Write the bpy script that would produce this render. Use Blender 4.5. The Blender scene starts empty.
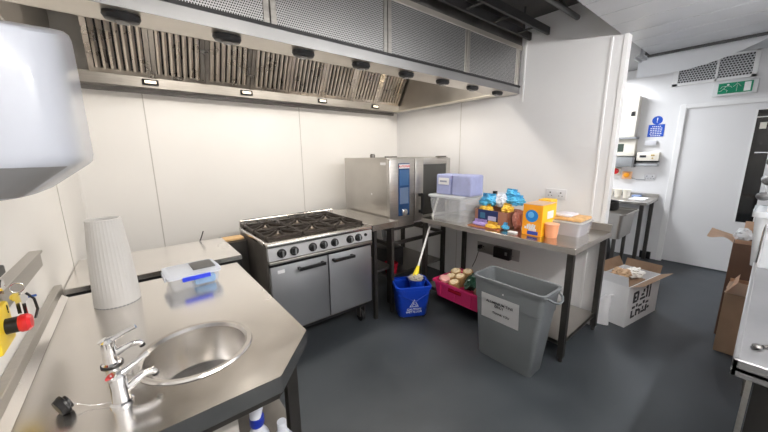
import bpy, bmesh, math, random
from mathutils import Vector, Matrix, noise
random.seed(7)
SC = bpy.context.scene
COL = SC.collection
PI = math.pi

# ------------------------------------------------------------------ materials
MATS = {}
def mat(name, col, rough=0.5, metal=0.0, spec=0.5, trans=0.0, alpha=1.0, emit=None, estr=0.0, ior=1.45,
        bump=0.0, bscale=40.0, stretch=(1, 1, 1), cvar=0.0, cscale=6.0, rvar=0.0, coat=0.0):
    if name in MATS: return MATS[name]
    m = bpy.data.materials.new(name); m.use_nodes = True
    nt = m.node_tree; N = nt.nodes; L = nt.links
    b = N['Principled BSDF']
    b.inputs['Base Color'].default_value = (*col, 1)
    b.inputs['Roughness'].default_value = rough
    b.inputs['Metallic'].default_value = metal
    b.inputs['IOR'].default_value = ior
    b.inputs['Specular IOR Level'].default_value = spec
    b.inputs['Transmission Weight'].default_value = trans
    b.inputs['Alpha'].default_value = alpha
    b.inputs['Coat Weight'].default_value = coat
    if emit:
        b.inputs['Emission Color'].default_value = (*emit, 1); b.inputs['Emission Strength'].default_value = estr
    tc = N.new('ShaderNodeTexCoord'); mp = N.new('ShaderNodeMapping')
    L.new(tc.outputs['Object'], mp.inputs['Vector']); mp.inputs['Scale'].default_value = stretch
    n = N.new('ShaderNodeTexNoise'); n.inputs['Scale'].default_value = cscale; n.inputs['Detail'].default_value = 5
    L.new(mp.outputs[0], n.inputs['Vector'])
    r = N.new('ShaderNodeMapRange'); L.new(n.outputs['Fac'], r.inputs['Value'])
    r.inputs['From Min'].default_value = .3; r.inputs['From Max'].default_value = .7
    mx = N.new('ShaderNodeMix'); mx.data_type = 'RGBA'
    v = max(cvar, 0.02)
    mx.inputs[6].default_value = (*[c * (1 - v) for c in col], 1)
    mx.inputs[7].default_value = (*[min(1, c * (1 + v)) for c in col], 1)
    L.new(r.outputs[0], mx.inputs[0]); L.new(mx.outputs[2], b.inputs['Base Color'])
    if rvar:
        r2 = N.new('ShaderNodeMapRange'); L.new(n.outputs['Fac'], r2.inputs['Value'])
        r2.inputs['From Min'].default_value = .3; r2.inputs['From Max'].default_value = .7
        r2.inputs['To Min'].default_value = max(.02, rough - rvar); r2.inputs['To Max'].default_value = rough + rvar
        L.new(r2.outputs[0], b.inputs['Roughness'])
    if bump:
        n2 = N.new('ShaderNodeTexNoise'); n2.inputs['Scale'].default_value = bscale; n2.inputs['Detail'].default_value = 4
        L.new(mp.outputs[0], n2.inputs['Vector'])
        bp = N.new('ShaderNodeBump'); bp.inputs['Strength'].default_value = bump; bp.inputs['Distance'].default_value = .01
        L.new(n2.outputs['Fac'], bp.inputs['Height']); L.new(bp.outputs[0], b.inputs['Normal'])
    MATS[name] = m
    return m

steel = mat('stainless_steel', (.50, .48, .45), .36, 1, bump=.015, bscale=30, cvar=.08, cscale=4, rvar=.04)
steel_top = mat('worktop_steel', (.77, .745, .715), .22, 1, bump=.012, bscale=14, cvar=.08, cscale=3, rvar=.07)
bench_top = mat('bench_steel', (.56, .53, .49), .22, 1, bump=.01, bscale=25, cvar=.08, cscale=4, rvar=.04)
steel_x = mat('brushed_steel', (.50, .48, .45), .36, 1, bump=.04, bscale=30, stretch=(1, 12, 12), cvar=.08, cscale=8, rvar=.07)
steel_dk = mat('dull_steel', (.22, .21, .20), .45, 1, cvar=.2, cscale=8, rvar=.1)
leg_m = mat('leg_steel', (.085, .08, .075), .42, .8, cvar=.12)
chrome = mat('chrome', (.82, .82, .83), .08, 1)
filt_m = mat('filter_steel', (.60, .54, .47), .30, 1, cvar=.12, cscale=7, rvar=.06)
fascia_m = mat('fascia_steel', (.33, .33, .33), .42, 1, cvar=.06, cscale=3)
lip_m = mat('hood_lip_steel', (.66, .62, .56), .4, 1, cvar=.05)
wallm = mat('white_wall_cladding', (.83, .815, .792), .30, cvar=.012, cscale=1.5)
wallr = mat('white_wall_cool', (.80, .80, .81), .35, cvar=.012, cscale=1.5)
trimw = mat('white_trim', (.86, .86, .86), .3)
seamm = mat('panel_seam', (.52, .50, .47), .5)
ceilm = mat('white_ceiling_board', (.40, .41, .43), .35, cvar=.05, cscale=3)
voidm = mat('void_grey', (.07, .068, .066), .7, cvar=.15)
blackm = mat('black_plastic', (.012, .012, .013), .35)
blackmetal = mat('black_enamel', (.02, .019, .018), .4, .2)
ironm = mat('cast_iron', (.045, .036, .03), .5, .4, bump=.4, bscale=90, cvar=.5, cscale=25)
burnm = mat('burner_alloy', (.30, .26, .22), .45, .8, cvar=.4, cscale=30)
grease = mat('hob_well', (.09, .075, .06), .4, .6, cvar=.5, cscale=14)
doorm = mat('oven_door_steel', (.42, .43, .45), .42, .85, cvar=.07, cscale=3, rvar=.08)
knobpanel = mat('knob_panel', (.74, .74, .75), .35, .6)
glassdk = mat('dark_glass', (.012, .013, .014), .06, spec=.6)
greyglass = mat('oven_window', (.055, .055, .05), .08, spec=.6)
bluepanel = mat('blue_control_glass', (.02, .06, .16), .12)
bluedisp = mat('display_blue', (.05, .13, .28), .15)
redm = mat('red_plastic', (.62, .02, .025), .3)
darkredm = mat('dark_red_plastic', (.33, .01, .025), .25)
yellowm = mat('yellow_plastic', (.85, .62, .03), .35)
whitep = mat('white_plastic', (.66, .69, .76), .28, coat=.2)
dispm = mat('dispenser_plastic', (.52, .55, .62), .25, coat=.2)
greyp = mat('dark_grey_plastic', (.13, .13, .135), .5)
midgrey = mat('mid_grey_plastic', (.25, .26, .27), .45)
ribm = mat('ribbed_white', (.60, .59, .575), .6)
binm = mat('grey_bin_plastic', (.155, .168, .178), .42, cvar=.03, bump=.05, bscale=120)
paperm = mat('white_paper', (.82, .82, .83), .6)
inkm = mat('black_ink', (.03, .03, .035), .6)
bluem = mat('blue_bucket_plastic', (.006, .045, .42), .3)
pinkm = mat('pink_crate_plastic', (.66, .035, .16), .35)
clearm = mat('clear_plastic', (.88, .91, .95), .12, trans=.0, alpha=.20, spec=.6)
clearw = mat('frosted_clear_plastic', (.86, .89, .92), .25, alpha=.55)
lidm = mat('clear_lid', (.80, .85, .95), .15, alpha=.62)
liliac = mat('lilac_paper', (.36, .39, .62), .7, cvar=.06, cscale=20, bump=.3, bscale=60)
bluesponge = mat('blue_cloth', (.05, .35, .75), .8, bump=.3)
blueclip = mat('blue_clip', (.02, .05, .72), .3)
cardm = mat('cardboard', (.40, .27, .18), .8, cvar=.08, cscale=10)
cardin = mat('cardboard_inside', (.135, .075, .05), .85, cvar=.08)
cardlt = mat('cardboard_light', (.66, .47, .34), .8, cvar=.07, cscale=10)
whitebox = mat('white_card', (.72, .72, .73), .55, cvar=.03)
orangem = mat('orange_print', (.90, .36, .015), .45)
orange2 = mat('yellow_print', (.95, .55, .02), .45)
skyb = mat('light_blue_film', (.10, .48, .85), .25, cvar=.35, cscale=25)
whitefilm = mat('white_film', (.80, .84, .90), .25, cvar=.1)
goldfilm = mat('yellow_film', (.92, .55, .07), .3, cvar=.25, cscale=30)
lilacfilm = mat('lilac_film', (.50, .38, .75), .3, cvar=.2, cscale=30)
navym = mat('navy_print', (.02, .035, .13), .4)
peach = mat('peach_plastic', (.85, .38, .20), .3, alpha=.88)
breadm = mat('bread_crust', (.62, .40, .17), .7, cvar=.25, cscale=25)
creamy = mat('cream_tops', (.80, .66, .45), .6, cvar=.15, cscale=40)
pinkpale = mat('pale_pink_film', (.85, .45, .42), .4)
greenm = mat('dark_green_film', (.012, .05, .03), .3)
signgreen = mat('sign_green', (.0, .26, .13), .4)
signblue = mat('sign_blue', (.01, .08, .50), .4)
floorw = mat('sign_white', (.85, .86, .86), .4)
screen = mat('lcd_green_grey', (.05, .07, .055), .3)
creamp = mat('cream_enclosure', (.83, .79, .70), .4)
woodm = mat('light_wood', (.68, .45, .22), .6, cvar=.1)
mopm = mat('mop_yarn', (.45, .42, .38), .9, bump=.6)
yellowh = mat('mop_yellow', (.92, .75, .03), .35)
galv = mat('galvanised_duct', (.45, .46, .48), .5, .8, cvar=.15, cscale=12)
ductdk = mat('dark_duct', (.04, .04, .04), .6, .1)
lampglass = mat('lamp_lens', (.9, .85, .75), .3, emit=(1, .85, .65), estr=1.2)
lumi = mat('luminaire_lens', (.9, .9, .9), .4, emit=(1, .96, .9), estr=3)
purplem = mat('purple_label', (.22, .12, .42), .5)
offlamp = mat('unlit_lens', (.10, .095, .09), .15)

def floor_material():
    m = bpy.data.materials.new('dark_vinyl_floor'); m.use_nodes = True
    nt = m.node_tree; N = nt.nodes; L = nt.links; b = N['Principled BSDF']
    tc = N.new('ShaderNodeTexCoord')
    n1 = N.new('ShaderNodeTexNoise'); n1.inputs['Scale'].default_value = 2.2; n1.inputs['Detail'].default_value = 6
    n2 = N.new('ShaderNodeTexNoise'); n2.inputs['Scale'].default_value = 220; n2.inputs['Detail'].default_value = 2
    for n in (n1, n2): L.new(tc.outputs['Object'], n.inputs['Vector'])
    cr = N.new('ShaderNodeValToRGB'); e = cr.color_ramp.elements
    e[0].position = .3; e[0].color = (.034, .041, .048, 1); e[1].position = .72; e[1].color = (.058, .067, .076, 1)
    L.new(n1.outputs['Fac'], cr.inputs['Fac'])
    mx = N.new('ShaderNodeMix'); mx.data_type = 'RGBA'; mx.blend_type = 'OVERLAY'; mx.inputs[0].default_value = .35
    L.new(cr.outputs['Color'], mx.inputs[6]); L.new(n2.outputs['Fac'], mx.inputs[7])
    L.new(mx.outputs[2], b.inputs['Base Color'])
    r = N.new('ShaderNodeMapRange'); L.new(n1.outputs['Fac'], r.inputs['Value'])
    r.inputs['From Min'].default_value = .3; r.inputs['From Max'].default_value = .7
    r.inputs['To Min'].default_value = .36; r.inputs['To Max'].default_value = .52
    L.new(r.outputs[0], b.inputs['Roughness'])
    bp = N.new('ShaderNodeBump'); bp.inputs['Strength'].default_value = .25; bp.inputs['Distance'].default_value = .002
    L.new(n2.outputs['Fac'], bp.inputs['Height']); L.new(bp.outputs[0], b.inputs['Normal'])
    return m
floorm = floor_material()

def perforated(name, axis_u, pitch, hole, base, dark, metal=1.0, diag=False):
    """steel sheet with a grid of round holes, in the plane of axis_u and Z"""
    m = bpy.data.materials.new(name); m.use_nodes = True
    nt = m.node_tree; N = nt.nodes; L = nt.links; b = N['Principled BSDF']
    tc = N.new('ShaderNodeTexCoord'); sp = N.new('ShaderNodeSeparateXYZ'); L.new(tc.outputs['Object'], sp.inputs[0])
    def mth(op, a, bb):
        n = N.new('ShaderNodeMath'); n.operation = op
        for i, q in enumerate((a, bb)):
            if q is None: continue
            if isinstance(q, (int, float)): n.inputs[i].default_value = q
            else: L.new(q, n.inputs[i])
        return n.outputs[0]
    u0 = sp.outputs[axis_u]; v0 = sp.outputs['Z']
    v = mth('DIVIDE', v0, pitch)
    row = mth('FLOOR', v, None)
    off = mth('MULTIPLY', mth('MODULO', row, 2.0), .5)
    u = mth('ADD', mth('DIVIDE', u0, pitch), off)
    fu = mth('SUBTRACT', mth('FRACT', u, None), .5); fv = mth('SUBTRACT', mth('FRACT', v, None), .5)
    d = mth('SQRT', mth('ADD', mth('MULTIPLY', fu, fu), mth('MULTIPLY', fv, fv)), None)
    k = mth('LESS_THAN', d, hole)
    mx = N.new('ShaderNodeMix'); mx.data_type = 'RGBA'
    mx.inputs[6].default_value = (*base, 1); mx.inputs[7].default_value = (*dark, 1)
    L.new(k, mx.inputs[0]); L.new(mx.outputs[2], b.inputs['Base Color'])
    mt = mth('MULTIPLY', mth('SUBTRACT', 1.0, k), metal); L.new(mt, b.inputs['Metallic'])
    b.inputs['Roughness'].default_value = .4
    return m
perfm = perforated('perforated_steel', 'X', .0105, .34, (.50, .50, .50), (.012, .012, .012))
ventm = perforated('perforated_vent', 'Y', .026, .36, (.55, .56, .58), (.02, .02, .02), metal=.2)
lipdots = perforated('speckled_reflection', 'Y', .03, .2, (.8, .76, .66), (.2, .18, .15))  # dots paint the lip's speckled reflection, not real holes

# ------------------------------------------------------------------ mesh building
class B:
    def __init__(s): s.bm = bmesh.new()
    def box(s, x0, x1, y0, y1, z0, z1, bev=0.0, seg=2):
        r = bmesh.ops.create_cube(s.bm, size=1.0)
        vs = r['verts']
        for v in vs:
            v.co = Vector((x0 + (v.co.x + .5) * (x1 - x0), y0 + (v.co.y + .5) * (y1 - y0), z0 + (v.co.z + .5) * (z1 - z0)))
        if bev:
            es = list({e for v in vs for e in v.link_edges})
            bmesh.ops.bevel(s.bm, geom=es, offset=bev, segments=seg, affect='EDGES', profile=.5)
        return s
    def cyl(s, p, q, r, r2=None, seg=20, caps=True):
        p = Vector(p); q = Vector(q); d = q - p; r2 = r if r2 is None else r2
        M = Matrix.Translation((p + q) / 2) @ d.to_track_quat('Z', 'Y').to_matrix().to_4x4()
        bmesh.ops.create_cone(s.bm, cap_ends=caps, segments=seg, radius1=r, radius2=r2, depth=d.length, matrix=M)
        return s
    def bar(s, p, q, w, h=None):
        """square bar between two points"""
        p = Vector(p); q = Vector(q); d = q - p; h = h or w
        M = Matrix.Translation((p + q) / 2) @ d.to_track_quat('Z', 'Y').to_matrix().to_4x4() @ Matrix.Diagonal((w, h, d.length, 1))
        bmesh.ops.create_cube(s.bm, size=1.0, matrix=M)
        return s
    def lathe(s, prof, c=(0, 0, 0), seg=32, axis='Z', rib=0, ribd=0.0):
        rings = []
        for (r, z) in prof:
            ring = []
            for i in range(seg):
                a = 2 * PI * i / seg
                rr = r * (1 + (ribd if (rib and i % 2) else 0))
                if axis == 'Z': co = (c[0] + rr * math.cos(a), c[1] + rr * math.sin(a), c[2] + z)
                elif axis == 'X': co = (c[0] + z, c[1] + rr * math.cos(a), c[2] + rr * math.sin(a))
                else: co = (c[0] + rr * math.cos(a), c[1] + z, c[2] + rr * math.sin(a))
                ring.append(s.bm.verts.new(co))
            rings.append(ring)
        for a, b in zip(rings, rings[1:]):
            for i in range(seg):
                s.bm.faces.new((a[i], a[(i + 1) % seg], b[(i + 1) % seg], b[i]))
        for ring in (rings[0], rings[-1]):
            if (ring[0].co - ring[seg // 2].co).length > 1e-5 and prof[0][0] > 1e-5:
                pass
        if prof[0][0] > 1e-4 and getattr(s, 'cap0', True): s.bm.faces.new(list(reversed(rings[0])))
        if prof[-1][0] > 1e-4 and getattr(s, 'cap1', True): s.bm.faces.new(rings[-1])
        return s
    def prism(s, poly, a0, a1, axis='Z'):
        def co(p, t):
            return (p[0], p[1], t) if axis == 'Z' else ((t, p[0], p[1]) if axis == 'X' else (p[0], t, p[1]))
        lo = [s.bm.verts.new(co(p, a0)) for p in poly]; hi = [s.bm.verts.new(co(p, a1)) for p in poly]
        s.bm.faces.new(list(reversed(lo))); s.bm.faces.new(hi)
        n = len(poly)
        for i in range(n): s.bm.faces.new((lo[i], lo[(i + 1) % n], hi[(i + 1) % n], hi[i]))
        return s
    def loft(s, rings, cap=True):
        R = [[s.bm.verts.new(p) for p in ring] for ring in rings]
        n = len(R[0])
        for a, b in zip(R, R[1:]):
            for i in range(n): s.bm.faces.new((a[i], a[(i + 1) % n], b[(i + 1) % n], b[i]))
        if cap: s.bm.faces.new(list(reversed(R[0]))); s.bm.faces.new(R[-1])
        return s
    def tube(s, pts, r, seg=10):
        pts = [Vector(p) for p in pts]
        rings = []
        for i, p in enumerate(pts):
            d = (pts[min(i + 1, len(pts) - 1)] - pts[max(i - 1, 0)]).normalized()
            q = d.to_track_quat('Z', 'Y')
            rr = r[i] if isinstance(r, (list, tuple)) else r
            rings.append([p + q @ Vector((rr * math.cos(2 * PI * k / seg), rr * math.sin(2 * PI * k / seg), 0)) for k in range(seg)])
        # align twist
        for j in range(1, len(rings)):
            a = rings[j - 1][0]; k = min(range(seg), key=lambda t: (rings[j][t] - a).length)
            rings[j] = rings[j][k:] + rings[j][:k]
        return s.loft(rings)
    def torus(s, c, R, r, axis='Z', seg=20, ss=8):
        rings = []
        for i in range(seg):
            a = 2 * PI * i / seg
            ring = []
            for j in range(ss):
                b = 2 * PI * j / ss
                rr = R + r * math.cos(b); h = r * math.sin(b)
                co = (rr * math.cos(a), rr * math.sin(a), h)
                if axis == 'X': co = (co[2], co[0], co[1])
                if axis == 'Y': co = (co[0], co[2], co[1])
                ring.append(s.bm.verts.new((c[0] + co[0], c[1] + co[1], c[2] + co[2])))
            rings.append(ring)
        for i in range(seg):
            a, b = rings[i], rings[(i + 1) % seg]
            for j in range(ss): s.bm.faces.new((a[j], b[j], b[(j + 1) % ss], a[(j + 1) % ss]))
        return s
    def blob(s, c, r, amp=.25, freq=3, sub=3, seed=0):
        """crumpled film bag"""
        t = bmesh.ops.create_icosphere(s.bm, subdivisions=sub, radius=1.0)
        for v in t['verts']:
            n = noise.noise(v.co * freq + Vector((seed, seed * 2, 0))) + .5 * noise.noise(v.co * freq * 2.3 + Vector((0, seed, 3)))
            k = 1 + amp * n
            v.co = Vector((c[0] + v.co.x * r[0] * k, c[1] + v.co.y * r[1] * k, c[2] + v.co.z * r[2] * k))
        return s
    def sheet(s, pts, nu, nv, thick=0.001):
        """pts(u,v) -> point; a sheet with thickness"""
        g = [[s.bm.verts.new(pts(i / nu, j / nv)) for j in range(nv + 1)] for i in range(nu + 1)]
        fs = [s.bm.faces.new((g[i][j], g[i + 1][j], g[i + 1][j + 1], g[i][j + 1])) for i in range(nu) for j in range(nv)]
        r = bmesh.ops.solidify(s.bm, geom=fs, thickness=thick)
        return s
    def rrect(s, cx, cy, w, d, z, r, n=5):
        out = []
        for (sx, sy, a0) in ((1, 1, 0), (-1, 1, PI / 2), (-1, -1, PI), (1, -1, 3 * PI / 2)):
            for k in range(n + 1):
                a = a0 + k * PI / 2 / n
                out.append((cx + sx * (w / 2 - r) + r * math.cos(a), cy + sy * (d / 2 - r) + r * math.sin(a), z))
        return out
    def tub(s, cx, cy, lv, r, t):
        """open container: lv = list of (w, d, z) outer from the bottom up; wall thickness t"""
        rings = [s.rrect(cx, cy, w, d, z, r) for (w, d, z) in lv]
        inn = [s.rrect(cx, cy, w - 2 * t, d - 2 * t, max(z, lv[0][2] + t), max(r - t, .002)) for (w, d, z) in reversed(lv)]
        return s.loft(rings + inn)

def finish(bm, smooth=True):
    bmesh.ops.recalc_face_normals(bm, faces=bm.faces)
    if smooth:
        for f in bm.faces: f.smooth = True
        for e in bm.edges:
            if len(e.link_faces) == 2 and e.calc_face_angle(0) > math.radians(32): e.smooth = False

def mesh_ob(name, b, m, smooth=True):
    bm = b.bm if isinstance(b, B) else b
    finish(bm, smooth)
    me = bpy.data.meshes.new(name); bm.to_mesh(me); bm.free()
    me.materials.append(m)
    o = bpy.data.objects.new(name, me); COL.objects.link(o)
    return o

def thing(name, label, cat, loc=(0, 0, 0), rz=0.0, group=None):
    o = bpy.data.objects.new(name, None); COL.objects.link(o)
    o.empty_display_size = .05
    o.location = loc; o.rotation_euler = (0, 0, rz)
    o['label'] = label; o['category'] = cat
    if group: o['group'] = group
    return o
LOCAL = set()
def root_of(o):
    while o.parent: o = o.parent
    return o
def part(parent, name, b, m, label=None, local=False, smooth=True):
    """b is built in world coordinates unless local; stored relative to the thing's base"""
    bm = b.bm if isinstance(b, B) else b
    rt = root_of(parent)
    if not local and rt not in LOCAL:
        bmesh.ops.translate(bm, verts=bm.verts, vec=-Vector(rt.location))
    o = mesh_ob(name, bm, m, smooth); o.parent = parent
    if label: o['label'] = label
    return o
def lthing(*a, **k):
    """a thing whose parts are given in its own local coordinates"""
    o = thing(*a, **k); LOCAL.add(o); return o
def single(name, b, m, label, cat, base=None, group=None, rz=0.0, smooth=True):
    bm = b.bm
    if base is None:
        xs = [v.co.x for v in bm.verts]; ys = [v.co.y for v in bm.verts]; zs = [v.co.z for v in bm.verts]
        base = ((min(xs) + max(xs)) / 2, (min(ys) + max(ys)) / 2, min(zs))
    bmesh.ops.translate(bm, verts=bm.verts, vec=-Vector(base))
    o = mesh_ob(name, bm, m, smooth); o.location = base; o.rotation_euler = (0, 0, rz)
    o['label'] = label; o['category'] = cat
    if group: o['group'] = group
    return o
def struct(name, b, m, smooth=False):
    o = mesh_ob(name, b, m, smooth); o['kind'] = 'structure'
    return o
def copy_tree(o, parent=None):
    c = o.copy(); COL.objects.link(c); c.parent = parent
    if o in LOCAL: LOCAL.add(c)
    for ch in o.children: copy_tree(ch, c)
    return c

def text_bm(txt, size, M, depth=.0008, spacing=1.0):
    cu = bpy.data.curves.new('t', 'FONT'); cu.body = txt; cu.size = size; cu.extrude = depth
    cu.align_x = 'CENTER'; cu.align_y = 'CENTER'; cu.resolution_u = 2; cu.space_character = spacing
    cu.offset = size * .012
    o = bpy.data.objects.new('t', cu); COL.objects.link(o)
    dg = bpy.context.evaluated_depsgraph_get(); dg.update()
    me = bpy.data.meshes.new_from_object(o.evaluated_get(dg))
    bm = bmesh.new(); bm.from_mesh(me); bm.transform(M)
    bpy.data.objects.remove(o); bpy.data.curves.remove(cu); bpy.data.meshes.remove(me)
    return bm
def facing(origin, right, up):
    """text matrix: text x -> right, text y -> up"""
    r = Vector(right).normalized(); u = Vector(up).normalized(); n = r.cross(u)
    return Matrix(((r.x, u.x, n.x, origin[0]), (r.y, u.y, n.y, origin[1]), (r.z, u.z, n.z, origin[2]), (0, 0, 0, 1)))

# ------------------------------------------------------------------ setting
XL, YA, XB, XF = -.33, 3.40, 2.985, 5.60
YE, YN = .815, -.95          # end of the partition, wall behind the camera
ZC, ZL = 2.68, 2.36
struct('floor', B().box(XL - .1, XF + .1, YN - .1, YA + .1, -.05, 0), floorm)
struct('wall_left', B().box(XL - .1, XL, YN, YA, 0, 2.8), wallm)
struct('wall_back', B().box(XL - .1, XF + .1, YA, YA + .1, 0, 2.8), wallm)
struct('wall_right', B().box(XB, XB + .07, YE, YA, 0, 2.8), wallr)
struct('wall_front', B().box(XL - .1, XF + .1, YN - .1, YN, 0, 2.8), wallr)
# far wall with a door opening y -.16 .. .84
b = B(); b.box(XF, XF + .1, .84, YA, 0, 2.8); b.box(XF, XF + .1, YN, -.16, 0, 2.8); b.box(XF, XF + .1, -.16, .84, 2.06, 2.8)
struct('wall_far', b, wallr)
struct('ceiling', B().box(XL, XF, YN, YA, ZC, ZC + .05), voidm)
# low ceiling of planks, in front of the hood
b = B(); xs = [XL + .001]
k = 2.74 - 13 * .25
while k < 3.75:
    if k > XL + .1: xs.append(k)
    k += .25
xs.append(3.80)
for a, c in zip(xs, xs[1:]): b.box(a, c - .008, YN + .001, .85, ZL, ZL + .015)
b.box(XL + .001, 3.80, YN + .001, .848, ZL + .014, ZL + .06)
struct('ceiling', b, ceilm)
b = B(); b.box(3.802, 3.845, YN + .002, .87, ZL - .012, ZL + .03); b.box(3.855, 3.90, YN + .002, .90, ZL + .02, ZL + .05)
struct('trim_1', b, ductdk)
# ceiling of the passage beyond
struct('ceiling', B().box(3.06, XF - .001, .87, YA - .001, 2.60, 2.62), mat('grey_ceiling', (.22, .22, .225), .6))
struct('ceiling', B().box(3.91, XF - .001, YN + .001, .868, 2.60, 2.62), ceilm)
# panel seams
for i, (args) in enumerate(((.150, .158, YA - .003, YA + .001, .01, 2.3), (1.535, 1.541, YA - .003, YA + .001, .01, 2.3),
                            (XL - .001, XL + .003, 2.455, 2.461, .01, 2.5), (XB - .003, XB + .001, 2.30, 2.306, .01, 2.5))):
    struct('trim_%d' % (i + 2), B().box(*args), seamm)
# white cover strips on the end of the partition
b = B(); b.box(XB - .006, XB + .001, .905, .92, 0, ZL - .002); b.box(XB - .006, XB + .078, YE - .008, YE + .02, 0, ZL - .002, .001, 1)
struct('trim_6', b, trimw)
struct('trim_7', B().box(XB - .008, XB + .001, 1.585, 1.60, 1.98, 2.66), trimw)
# corner strips
struct('trim_8', B().prism([(XL, YA), (XL + .012, YA), (XL, YA - .012)], .01, 2.4), wallm)
# door
b = B(); b.box(XF + .012, XF + .052, -.14, .06, .02, 2.03); b.box(XF + .012, XF + .052, .205, .80, .02, 2.03)
b.box(XF + .012, XF + .052, .06, .205, .02, .655); b.box(XF + .012, XF + .052, .06, .205, 1.95, 2.03)
d = struct('door_1', b, wallr)
f = part(d, 'door_frame', (lambda q: (q.box(XF - .012, XF + .03, .80, .86, 0, 2.08, .003, 1), q.box(XF - .012, XF + .03, -.20, -.14, 0, 2.08, .003, 1), q.box(XF - .012, XF + .03, -.14, .80, 2.03, 2.08, .003, 1))[0])(B()), trimw)
part(d, 'vision_pane', B().box(XF + .022, XF + .036, .06, .205, .655, 1.95), glassdk, 'dark glass vision panel')
q = B(); q.box(XF + .004, XF + .014, .055, .21, 1.865, 1.875); q.box(XF + .002, XF + .02, .198, .214, .65, 1.955)
part(d, 'glazing_bead', q, trimw)
part(d, 'pane_patch', B().box(XF + .018, XF + .022, .115, .165, 1.74, 1.81), creamp)  # small cream rectangle on the dark pane
struct('baseboard_far', B().box(XF - .03, XF, .92, 1.04, 0, .10), blackm)

# ------------------------------------------------------------------ extractor hood
YF = 1.62
hood = thing('extractor_hood', 'long stainless steel extractor canopy spanning the cooking wall, with a perforated front', 'extractor hood', (1.3, 2.5, 2.05))
part(hood, 'front_fascia', B().box(XL + .002, 2.965, YF - .004, YF, 2.05, 2.108), fascia_m)
part(hood, 'rain_channel', B().box(XL + .002, 2.965, YF - .010, YF + .004, 2.106, 2.122), blackm)
b = B(); b.box(XL + .002, 2.965, YF, 1.805, 2.05, 2.056); b.box(XL + .002, 2.965, 1.80, 1.806, 2.05, 2.075)
part(hood, 'lip', b, lip_m)
part(hood, 'top_trim', B().box(XL + .002, 2.965, YF - .006, YF + .03, 2.43, 2.465), lip_m)
part(hood, 'closure_panel', B().box(XL + .002, 2.965, YF + .002, YF + .02, 2.465, 2.675), steel_dk)
posts = [-.14, .615, 1.345, 2.15, 2.90]
b = B(); b.box(XL + .002, 2.965, YF + .006, YF + .012, 2.12, 2.43)
part(hood, 'backing_sheet', b, blackm)
for a, c in zip([XL - .03] + posts, posts + [2.99]):
    lo, hi = max(a + .03, XL + .003), min(c - .03, 2.965)
    if hi - lo < .02: continue
    part(hood, 'perforated_panel', B().box(lo, hi, YF, YF + .004, 2.122, 2.43), perfm)
for p in posts:
    bb = B(); bb.box(p - .032, p - .002, YF - .004, YF + .006, 2.121, 2.43, .002, 1); bb.box(p + .002, p + .032, YF - .004, YF + .006, 2.121, 2.43, .002, 1)
    part(hood, 'post', bb, steel_x)
# body behind
b = B(); b.box(XL + .002, XL + .012, YF + .02, YA - .002, 2.05, 2.66); part(hood, 'end_panel', b, steel)
b = B(); b.box(2.90, 2.966, YF + .02, YA - .002, 2.052, 2.66); part(hood, 'end_panel', b, steel)
part(hood, 'reflection_strip', B().box(2.80, 2.90, 1.806, 3.27, 2.05, 2.058), lipdots)  # strip carrying the painted reflection of the lip
b = B(); b.box(XL + .012, 2.90, 1.81, YA - .002, 2.655, 2.665); part(hood, 'roof_sheet', b, steel)
b = B(); b.box(XL + .012, 2.90, 1.64, 1.646, 2.06, 2.655); part(hood, 'inner_front', b, steel)
# rear trough that carries the filters
b = B(); b.box(XL + .012, 2.90, 3.275, YA - .002, 2.052, 2.058); b.box(XL + .012, 2.90, 3.268, 3.275, 2.052, 2.135)
part(hood, 'rear_trough', b, steel_x)
b = B(); b.box(XL + .012, 2.90, YA - .03, YA - .001, 2.02, 2.06); part(hood, 'wall_trim', b, steel_dk)
# filters: eight baffle filters in a sloping row
FX0, FW = -.145, .3775
fy0, fz0, fy1, fz1 = 3.262, 2.13, 2.985, 2.62
sd = Vector((0, fy1 - fy0, fz1 - fz0)); SL = sd.length; sd.normalize(); nn = Vector((0, -sd.z, sd.y))   # nn points to the cook
def fp(x, s, n): p = Vector((x, fy0, fz0)) + sd * s + nn * n; return p
def slab(b, x0, x1, s0, s1, n0, n1):
    vs = [b.bm.verts.new(fp(x, s, n)) for n in (n0, n1) for (x, s) in ((x0, s0), (x1, s0), (x1, s1), (x0, s1))]
    for f in ((3, 2, 1, 0), (4, 5, 6, 7), (0, 1, 5, 4), (1, 2, 6, 5), (2, 3, 7, 6), (3, 0, 4, 7)): b.bm.faces.new([vs[i] for i in f])
part(hood, 'filter_backing', (lambda q: (slab(q, FX0, FX0 + 8 * FW, 0, SL, -.045, -.035), q)[1])(B()), blackm)
for i in range(8):
    x = FX0 + i * FW
    q = B()
    slab(q, x + .002, x + .034, 0, SL, -.02, .004); slab(q, x + FW - .034, x + FW - .002, 0, SL, -.02, .004)
    slab(q, x + .034, x + FW - .034, 0, .03, -.02, 0)
    fr = part(hood, 'baffle_filter', q, filt_m)
    q = B(); ns = 7; w = (FW - .068) / ns
    for k in range(ns):
        a = x + .034 + k * w
        # a folded baffle: raised tray with sloping flanks
        prof = [(a + w * .13, -.03), (a + w * .17, -.002), (a + w * .5, .003), (a + w * .83, -.002), (a + w * .87, -.03)]
        vs0 = [q.bm.verts.new(fp(px, .03, pn)) for px, pn in prof]; vs1 = [q.bm.verts.new(fp(px, SL, pn)) for px, pn in prof]
        for j in range(4): q.bm.faces.new((vs0[j], vs0[j + 1], vs1[j + 1], vs1[j]))
    part(fr, 'baffle', q, filt_m)
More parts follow.
